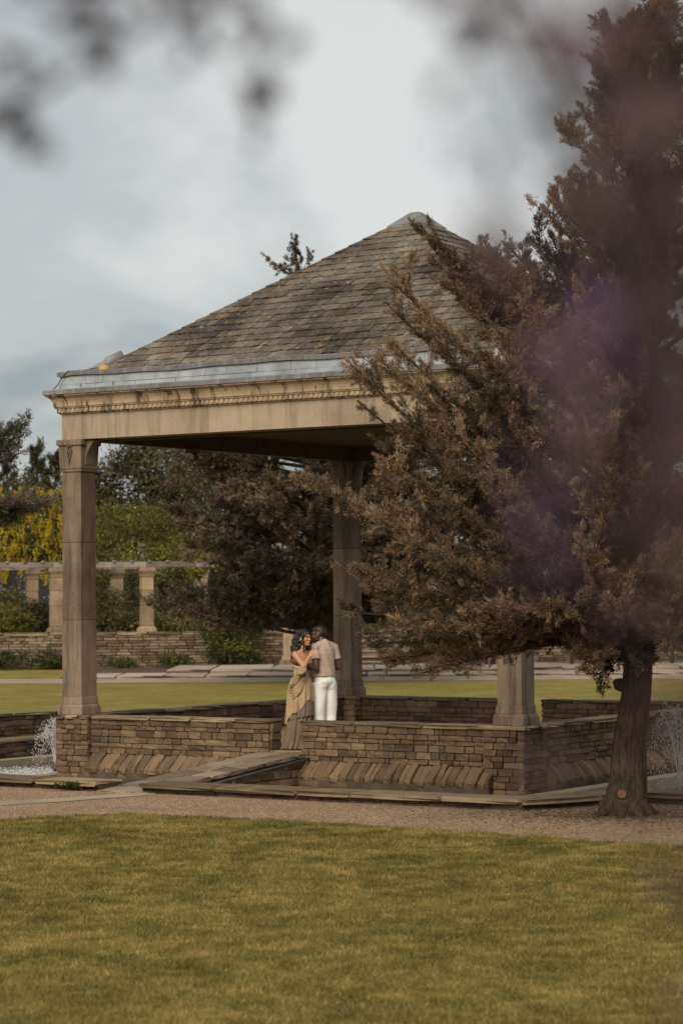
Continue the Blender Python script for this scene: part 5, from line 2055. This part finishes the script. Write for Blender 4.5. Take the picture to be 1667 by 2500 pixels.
st.ell(mq(0, -0.004, 1.33) + mx, (0.178, 0.118, 0.150), mB)
st.ell(mq(0, -0.03, 1.41) + mx, (0.150, 0.080, 0.075), mB)
st.limb([mq(0, -0.01, 1.41) + mx, mq(0, -0.018, 1.492) + mx], [0.10, 0.077], True, 20)
wv_, wf_ = [], []
for z_, rx, ry in ((1.40, .176, .116), (1.28, .170, .118), (1.15, .160, .118), (1.05, .170, .130), (1.012, .176, .136)):
    for k in range(28):
        a = 2 * PI * k / 28
        wv_.append(mq(math.cos(a) * rx, math.sin(a) * ry, z_) + mx)
for i in range(4):
    for k in range(28):
        wf_.append((i * 28 + k, i * 28 + (k + 1) % 28, (i + 1) * 28 + (k + 1) % 28, (i + 1) * 28 + k))
wf_.append(tuple(range(28))[::-1])
wf_.append(tuple(range(4 * 28, 5 * 28)))
st.mb.add(wv_, wf_)
for s_, e_ in ((sh_l, el_l), (sh_r, el_r)):
    st.limb([s_.lerp(mq(0, 0, 1.43), .25), s_, s_.lerp(e_, .30), s_.lerp(e_, .58)], [0.068, 0.070, 0.068, 0.069], True, 18)
    st.limb([mq(0, -0.015, 1.475) + mx, s_.lerp(mq(0, 0, 1.43), .05)], [0.062, 0.060], False, 16)


def shirt_folds(co, n):
    a = co.x * 7 + co.y * 5
    k = 0.0035 * math.sin(a * 6 + co.z * 18) + 0.003 * math.sin(co.z * 55 + a * 3) * max(0, 1.25 - co.z) * 3
    return co + n * k


st.fuse('shirt', SHIRT, mroot, 0.0075, 3, shirt_folds)
tr = Body()
tr.ell(mq(0, -0.008, 0.945), (0.168, 0.122, 0.110), mB)
for sx in (-1, 1):
    tr.ell(mq(sx * 0.070, -0.034, 0.90), (0.092, 0.086, 0.120), mB)
    tr.limb([mq(sx * .088, 0, .92), mq(sx * .094, .0, .70), mq(sx * .097, .01, .46), mq(sx * .100, -.01, .22), mq(sx * .102, -.01, .045)], [0.104, 0.098, 0.083, 0.080, 0.086], True, 22)
wv_ = []
for z_, rx, ry in ((0.95, .162, .118), (1.04, .150, .108)):
    for k in range(28):
        a = 2 * PI * k / 28
        wv_.append(mq(math.cos(a) * rx, math.sin(a) * ry, z_))
tr.mb.add(wv_, [(k, (k + 1) % 28, 28 + (k + 1) % 28, 28 + k) for k in range(28)] + [tuple(range(28))[::-1], tuple(range(28, 56))])


def trouser_folds(co, n):
    k = 0.014 * mnoise.noise(Vector((co.x * 11, co.y * 11, co.z * 4.5))) * (1 if co.z < 0.85 else 0.3)
    return co + n * k


tro = tr.fuse('trousers', TROUS, mroot, 0.0075, 3, trouser_folds)
pk = MB()
for dz, zz in ((0.0, 0.925),):
    pk.tube([mq(-0.135, -0.105, zz), mq(-0.100, -0.142, zz - .005), mq(-0.055, -0.150, zz)], 0.003, 5)
    pk.tube([mq(0.135, -0.105, zz), mq(0.100, -0.142, zz - .005), mq(0.055, -0.150, zz)], 0.003, 5)
pk.build('pocket_seam', SHIRT, tro)
for sx in (-1, 1):
    sb = Body()
    sb.ell(mq(sx * .102, 0.05, .038), (0.045, 0.125, 0.040), mB)
    sb.ell(mq(sx * .102, -0.03, .045), (0.040, 0.06, 0.045), mB)
    sb.fuse('shoe', SHOE, mroot, 0.01, 2)
tag(mroot, 'person in oatmeal t-shirt and white trousers, back to us, holding the other person', 'person', 'couple embracing in the pavilion')

# ---- woman: three-quarter face to the right, draped dress, long dark curls
wroot = empty('person', WB)
wF = Vector((0.72, -0.69, 0))
wR = Vector((-0.69, -0.72, 0))
wB_ = frame(wF)


def wq(r_0, f_0, z):
    return wR * r_0 + wF * f_0 + Vector((0, 0, z))


wsh_r, wsh_l = Vector((-0.072, -0.13, 1.325)), Vector((0.125, 0.12, 1.330))
wel_r, wwr_r = Vector((0.050, -0.265, 1.165)), Vector((0.118, -0.165, 1.285))
wel_l, wwr_l = Vector((0.20, 0.30, 1.18)), Vector((0.34, 0.34, 1.32))
hd_w = Vector((0.058, -0.01, 1.545))
hB_w = frame((0.80, -0.60), 0.05)
b = Body()
head(b, hd_w, hB_w, 0.96)
b.limb([Vector((0.020, 0.0, 1.355)), Vector((0.036, 0.0, 1.46))], [0.050, 0.046])
b.ell(wq(0, -0.005, 1.335) + Vector((0.02, 0, 0)), (0.135, 0.060, 0.055), wB_)          # shoulders and collar bones
b.ell(wq(0, 0.0, 1.25) + Vector((0.02, 0, 0)), (0.125, 0.085, 0.125), wB_)
b.ell(wq(0, 0, 1.08) + Vector((0.01, 0, 0)), (0.108, 0.085, 0.16), wB_)
b.ell(wq(0, 0, 0.93), (0.150, 0.112, 0.13), wB_)
for sx in (-1, 1):
    b.ell(wq(sx * 0.066, 0.070, 1.225) + Vector((0.02, 0, 0)), (0.056, 0.054, 0.058), wB_)
    b.limb([wq(sx * .08, 0, .9), wq(sx * .07, 0, .48), wq(sx * .06, 0, .08)], [0.082, 0.052, 0.034])
b.limb([wsh_r, wsh_r.lerp(wel_r, .5), wel_r], [0.049, 0.043, 0.034])
b.limb([wel_r, wel_r.lerp(wwr_r, .35), wwr_r], [0.034, 0.034, 0.021])
hand(b, wwr_r, Vector((0.40, 0.12, 0.86)), Vector((0.75, 0.62, 0.0)), 1, 0.92, 0.45)
b.limb([wsh_l, wsh_l.lerp(wel_l, .5), wel_l], [0.049, 0.043, 0.034])
b.limb([wel_l, wel_l.lerp(wwr_l, .4), wwr_l], [0.034, 0.033, 0.021])
hand(b, wwr_l, Vector((0.5, -0.2, 0.7)), Vector((0.3, -0.8, 0.2)), -1, 0.92, 0.45)
b.fuse('body', SKIN_W, wroot, 0.0055, 3)
face_parts(wroot, hd_w, hB_w, 0.96, LIP_W, HAIR)
# hair: scalp mass, long fall behind and curls
hb = Body()
q = lambda x, y, z: hd_w + hB_w @ Vector((x * .96, y * .96, z * .96))
hb.ell(q(0, -0.020, 0.052), (0.086, 0.098, 0.083), hB_w)
hb.ell(q(0, -0.065, 0.01), (0.090, 0.072, 0.105), hB_w)
hb.ell(q(0.055, -0.020, 0.055), (0.045, 0.060, 0.045), hB_w)
for (x, y, z, a_, c2) in ((0.035, -0.090, -0.05, .092, .115), (0.05, -0.118, -0.15, .084, .115), (0.055, -0.138, -0.25, .068, .100), (0.055, -0.148, -0.34, .048, .080),
                          (-0.06, -0.075, -0.09, .07, .10)):
    hb.ell(q(x, y, z), (a_, a_ * .85, c2), hB_w)


def curl_disp(co, n):
    return co + n * 0.022 * (mnoise.fractal(co * 28, 0.6, 2.2, 4) )


hair = hb.fuse('hair', HAIR, wroot, 0.0065, 2, curl_disp)
cm = MB()
rr = random.Random(8)
for k in range(70):
    s_ = rr.uniform(-1, 1)
    x0_, y0_, z0_ = 0.02 + 0.085 * s_, -0.105 - 0.065 * abs(math.cos(s_ * 1.5)) + rr.uniform(-.02, .02), rr.uniform(-0.02, -0.18)
    L = rr.uniform(0.12, 0.26)
    ph = rr.uniform(0, 6)
    cm.tube([q(x0_ + 0.012 * math.cos(ph + 1.7 * i) + 0.01 * s_ * i / 6, y0_ + 0.012 * math.sin(ph + 1.7 * i), z0_ - L * i / 9) for i in range(10)],
            [0.006, 0.007, 0.007, 0.007, 0.006, 0.006, 0.006, 0.005, 0.004, 0.002], 5)
for (x0_, y0_) in ((0.074, 0.040), (0.078, 0.028), (-0.07, 0.045)):
    cm.tube([q(x0_ + 0.007 * math.cos(1.6 * i), y0_ + 0.007 * math.sin(1.6 * i), 0.05 - 0.26 * i / 14) for i in range(15)], [0.006] * 12 + [0.005, .004, .002], 5)
cm.build('curls', HAIR, hair, smooth=True)


# dress: skirt layers with pleats hanging from the waist, bodice and hip drape
def skirt(name, rows, mat, pleats, amp, hem=None, seed=0, n=120, parent=None):
    """rows: (z, cx, cy, rx, ry); hem(a) gives the height of the lower edge at angle a"""
    rs = random.Random(seed)
    ph = [rs.uniform(0, 6.28) for _ in range(4)]
    v, f = [], []
    zt, zb_ = rows[0][0], rows[-1][0]
    R = 26
    for i in range(R + 1):
        for k in range(n):
            a = 2 * PI * k / n
            lo = hem(a) if hem else zb_
            z = zt + (lo - zt) * i / R
            zs_ = [q_[0] for q_ in rows][::-1]
            I = lambda j: float(np.interp(z, zs_, [q_[j] for q_ in rows][::-1]))
            s = (zt - z) / (zt - zb_)
            fold = amp * (0.25 + s) * (0.55 * math.sin(pleats * a + ph[0] + 2.2 * s) + 0.30 * math.sin(pleats * 1.7 * a + ph[1] - 1.5 * s) + 0.22 * math.sin(pleats * 0.6 * a + ph[2]))
            v.append((I(1) + math.cos(a) * (I(3) + fold), I(2) + math.sin(a) * (I(4) + fold), z))
    for i in range(R):
        for k in range(n):
            k2 = (k + 1) % n
            f.append((i * n + k, i * n + k2, (i + 1) * n + k2, (i + 1) * n + k))
    m = MB()
    m.add(v, f)
    o = m.build(name, mat, parent, smooth=True)
    sd = o.modifiers.new('t', 'SOLIDIFY')
    sd.thickness = 0.004
    return o


dress = skirt('dress', [(0.80, -.005, 0, .155, .145), (0.55, -.015, 0, .165, .160), (0.30, -.035, -.01, .165, .175), (0.10, -.060, -.02, .170, .185), (0.012, -.085, -.03, .190, .20)],
              TAUPE, 14, 0.027, None, 3, parent=wroot)
skirt('lining', [(0.60, -.01, 0, .12, .12), (0.2, -.02, 0, .13, .14), (0.01, -.03, 0, .15, .16)], TAUPE_D, 15, 0.012, None, 5, parent=dress)


def hem1(a):
    # overskirt: long at the left side, cut up to the right-front
    return 0.52 - 0.17 * math.cos(a - 2.9) + 0.03 * math.sin(5 * a)


skirt('overskirt', [(1.00, .005, 0, .125, .115), (0.90, 0, 0, .160, .145), (0.72, -.01, -.005, .178, .165), (0.50, -.02, -.01, .182, .175), (0.28, -.03, -.01, .185, .182)],
      GOLD, 11, 0.021, hem1, 7, parent=dress)


def hem2(a):
    return 0.42 + 0.05 * math.cos(a + 0.5)


skirt('underskirt', [(0.9, 0, 0, .150, .135), (0.6, .0, -.005, .170, .165), (0.3, -.012, -.01, .178, .178)], TAUPE, 17, 0.014, hem2, 9, parent=dress)
bo = Body()
bo.ell(wq(0, 0.012, 1.185) + Vector((0.02, 0, 0)), (0.136, 0.104, 0.085), wB_)
for sx in (-1, 1):
    bo.ell(wq(sx * 0.066, 0.070, 1.205) + Vector((0.02, 0, 0)), (0.060, 0.058, 0.054), wB_)
bo.ell(wq(0, 0.003, 1.06) + Vector((0.012, 0, 0)), (0.120, 0.098, 0.13), wB_)
bo.ell(wq(0, 0, 0.95), (0.150, 0.118, 0.09), wB_)
bo.fuse('bodice', GOLD, dress, 0.007, 3, lambda co, n: co + n * (0.0045 * math.sin(co.z * 70 + co.x * 60)))
dr = MB()
rr = random.Random(4)


def swag(p0, p1, sag_, r0, out):
    pts = []
    for i in range(11):
        s = i / 10
        p = p0.lerp(p1, s)
        k = 4 * s * (1 - s)
        pts.append(p + Vector((0, 0, -sag_ * k)) + out * k)
    dr.tube(pts, [r0 * (0.5 + 0.6 * math.sin(PI * i / 10)) for i in range(11)], 9)


for k in range(6):          # folds sweeping from the front waist round the near hip, hanging low at the back
    s = k / 5
    swag(Vector((0.115 - .02 * s, -0.085, 1.045 - .055 * s)), Vector((-0.150 - .012 * math.sin(s * 3), -0.055, 0.90 - .20 * s)), 0.02 + .05 * s, 0.021, Vector((-0.015, -0.095 - .012 * s, 0)))
for k in range(4):          # fallen sleeve: loose folds over the near upper arm and elbow
    s = k / 3
    swag(Vector((-0.105 + .02 * s, -0.145, 1.18 - .05 * s)), Vector((0.085, -0.27, 1.165 - .045 * s)), 0.03 + .03 * s, 0.022, Vector((-0.01, -0.05, 0)))
for k in range(4):          # cloth hanging from the elbow to the hip
    s = k / 3
    dr.tube([Vector((-0.06 + .05 * s, -0.22, 1.13)), Vector((-0.07 + .045 * s, -0.205, 1.03)), Vector((-0.10 + .04 * s, -0.175, .93)), Vector((-.13 + .03 * s, -.14, .86))], [.024, .027, .024, .014], 9)
dr.build('drape', GOLD, dress, smooth=True)
tag(wroot, 'person with long dark curls in a draped golden dress, hand on the other person’s shoulder', 'person', 'couple embracing in the pavilion')

# ------------------------------------------------------------------ out-of-focus planting close to the camera
def near_leaves(name, centers, normals, size, mat, parent, seed, aspect=0.55, tint=None):
    r = np.random.default_rng(seed)
    C = np.asarray(centers)
    n = len(C)
    N_ = unit(np.asarray(normals))
    a = unit(np.cross(N_, r.normal(size=N_.shape)))
    b_ = unit(np.cross(N_, a))
    s = (size * r.uniform(.65, 1.25, n))[:, None]
    pr = [(-1, 0, 0), (-.45, .8, .08), (.35, .72, .08), (1, 0, -.05), (.35, -.72, .08), (-.45, -.8, .08)]
    V = np.stack([C + a * s * x + b_ * s * aspect * y + N_ * s * z for x, y, z in pr], 1).reshape(-1, 3)
    F = (np.array([(0, 1, 2, 3), (0, 3, 4, 5)])[None] + (np.arange(n) * 6)[:, None, None]).reshape(-1, 4)
    o = np_mesh(name, V, F, mat, parent, np.repeat(r.uniform(0, 1, n) if tint is None else tint, 2))
    o['kind'] = 'stuff'
    return o


# purple-leaved shrub standing just right of the camera, reaching into the frame
ps = Vector((0.70, 1.30, 0.0))
pr_ = empty('purple_shrub', ps)
r = np.random.default_rng(301)
sb_ = MB()
tips = []
rr = random.Random(77)
for k in range(22):                      # sprays that reach into the picture
    sy = -300 + 1750 * rr.random() ** 1.25 if k < 19 else rr.uniform(1500, 2450)
    reach = float(np.interp(sy, [-250, 600, 1100, 1700, 2450], [1130, 1180, 1240, 1480, 1430]))
    sx = reach + 90 + (1800 - reach) * rr.random() ** 0.75
    tips.append(at(sx, sy, rr.uniform(0.95, 1.6)) - ps)
for k in range(12):
    tips.append(at(rr.uniform(1130, 1560), rr.uniform(-200, 620), rr.uniform(0.9, 1.3)) - ps)
for k in range(46):                      # and the rest of the shrub
    tips.append(Vector((rr.gauss(0.1, .28), rr.gauss(0, .3), rr.uniform(1.5, 3.4))))
C = []
for k, tip in enumerate(tips):
    p1 = Vector((rr.uniform(-.1, .15), rr.uniform(-.12, .12), 0.55 * tip.z))
    root = Vector((rr.uniform(-.08, .08), rr.uniform(-.08, .08), 0))
    path = bez(root, p1, tip, 8)
    sb_.tube(path, [.014, .012, .010, .008, .006, .004, .003, .002], 5, caps=False)
    for q_ in range(15):
        p = path[6].lerp(tip, rr.uniform(0.3, 1.1))
        C.append((p.x + rr.gauss(0, .028), p.y + rr.gauss(0, .05), p.z + rr.gauss(0, .042)))
sb_.build('stems', M['bark'], pr_)
C = np.array(C)
near_leaves('leaves', C, r.normal(size=C.shape), 0.0150, M['purple_leaf'], pr_, 302)
# lilac flower heads
C = []
for (sx, sy, d) in ((1425, 800, 1.1), (1370, 880, 1.2), (1520, 640, 1.15), (1290, 1290, 1.25), (1610, 900, 1.15)):
    p = at(sx, sy, d) - ps
    for q_ in range(34):
        C.append((p.x + rr.gauss(0, .012), p.y + rr.gauss(0, .02), p.z + rr.gauss(0, .018)))
C = np.array(C)
near_leaves('flower_heads', C, r.normal(size=C.shape), 0.0045, M['lilac_bloom'], pr_, 303, 1.0)
tag(pr_, 'purple-leaved shrub with lilac flowers blurred close by at the right edge', 'shrub')

# branch of a tree standing left of the camera, a few leaves hanging into the top of the frame
ot = Vector((-1.7, 2.0, 0))
on_ = empty('overhanging_tree', ot)
om = MB()
om.tube([(0, 0, -.05), (0.02, 0, 1.5), (0.0, 0, 3.4), (-.1, 0, 5.0)], [.13, .10, .08, .05], 10)
tw = MB()
limbs = [[Vector((0, 0, 2.2)), at(-1500, 900, 1.75) - ot, at(-300, 400, 1.65) - ot, at(30, 262, 1.6) - ot, at(268, 112, 1.55) - ot, at(440, 20, 1.5) - ot, at(700, -60, 1.45) - ot, at(1150, -40, 1.4) - ot],
         [Vector((0, 0, 3.0)), at(-500, -200, 1.6) - ot, at(150, -60, 1.5) - ot, at(560, -40, 1.55) - ot, at(630, 90, 1.6) - ot, at(652, 225, 1.65) - ot, at(640, 290, 1.65) - ot]]
for lm_ in limbs:
    n_ = len(lm_)
    om.tube(lm_, [.03 * (1 - k / n_) ** 5 + .0012 for k in range(n_)], 7)
om.build('trunk', M['bark'], on_, smooth=True)
C, Nn = [], []
for (sx, sy, d, k) in ((18, 265, 2.3, 9), (45, 205, 2.3, 6), (262, 98, 2.2, 8), (285, 60, 2.2, 3), (130, -10, 2.15, 6), (215, 5, 2.15, 5), (410, 0, 2.15, 9), (475, -8, 2.15, 7), (340, 5, 2.1, 3),
                       (650, 215, 2.35, 5), (645, 270, 2.35, 4), (600, 260, 2.4, 2), (640, 90, 2.3, 2), (1160, 20, 2.0, 4), (560, 120, 2.3, 2), (95, 330, 2.4, 2), (1250, 60, 2.0, 5)):
    p = at(sx, sy, d * 0.7) - ot
    for q_ in range(k):
        C.append((p.x + rr.gauss(0, .010), p.y + rr.gauss(0, .05), p.z + rr.gauss(0, .011)))
        Nn.append((rr.gauss(0, .6), -1, rr.gauss(0, .6)))
rrn = np.random.default_rng(305)
Cx = []
for k in range(900):                     # the rest of its crown, out of the picture
    Cx.append((rrn.normal(-.5, .9), rrn.normal(.2, .8), rrn.normal(4.6, .55)))
C = np.array(C + Cx)
Nn = np.concatenate([np.array(Nn), rrn.normal(size=(900, 3))])
near_leaves('leaves', C, Nn, 0.0098, M['plum_leaf'], on_, 306, 0.7)
tag(on_, 'dark leaves of an overhanging branch blurred close by at the top left', 'tree')

# needle litter under the juniper
r = np.random.default_rng(401)
n = 5200
a = r.uniform(0, 2 * PI, n)
q_ = np.abs(r.normal(0, 1.1, n)) + 0.15
C = np.stack([TB.x + 0.1 + np.cos(a) * q_, TB.y + np.sin(a) * q_ * 0.75, np.full(n, 0.012)], -1)
rel = C[:, :2] - np.array([A0.x, A0.y])
lt, ly = rel @ np.array([U.x, U.y]), rel @ np.array([Vd.x, Vd.y])
C = C[np.where(lt < 9.5, ly < -3.7, ly < -2.1)]
V, F = leaves_np(C, unit(np.stack([r.normal(size=len(C)), r.normal(size=len(C)), r.normal(0, .15, len(C))], -1)), r.uniform(.02, .05, len(C)), r.uniform(.006, .014, len(C)), r)
o = np_mesh('needle_litter', V, F, leaf_mat('needle_litter', [(0, (.03, .02, .013)), (.6, (.085, .052, .032)), (1, (.15, .095, .058))], 0.0), None, r.uniform(0, 1, len(C)))
tag(o, 'brown fallen needles round the foot of the juniper', 'needles', kind='stuff')
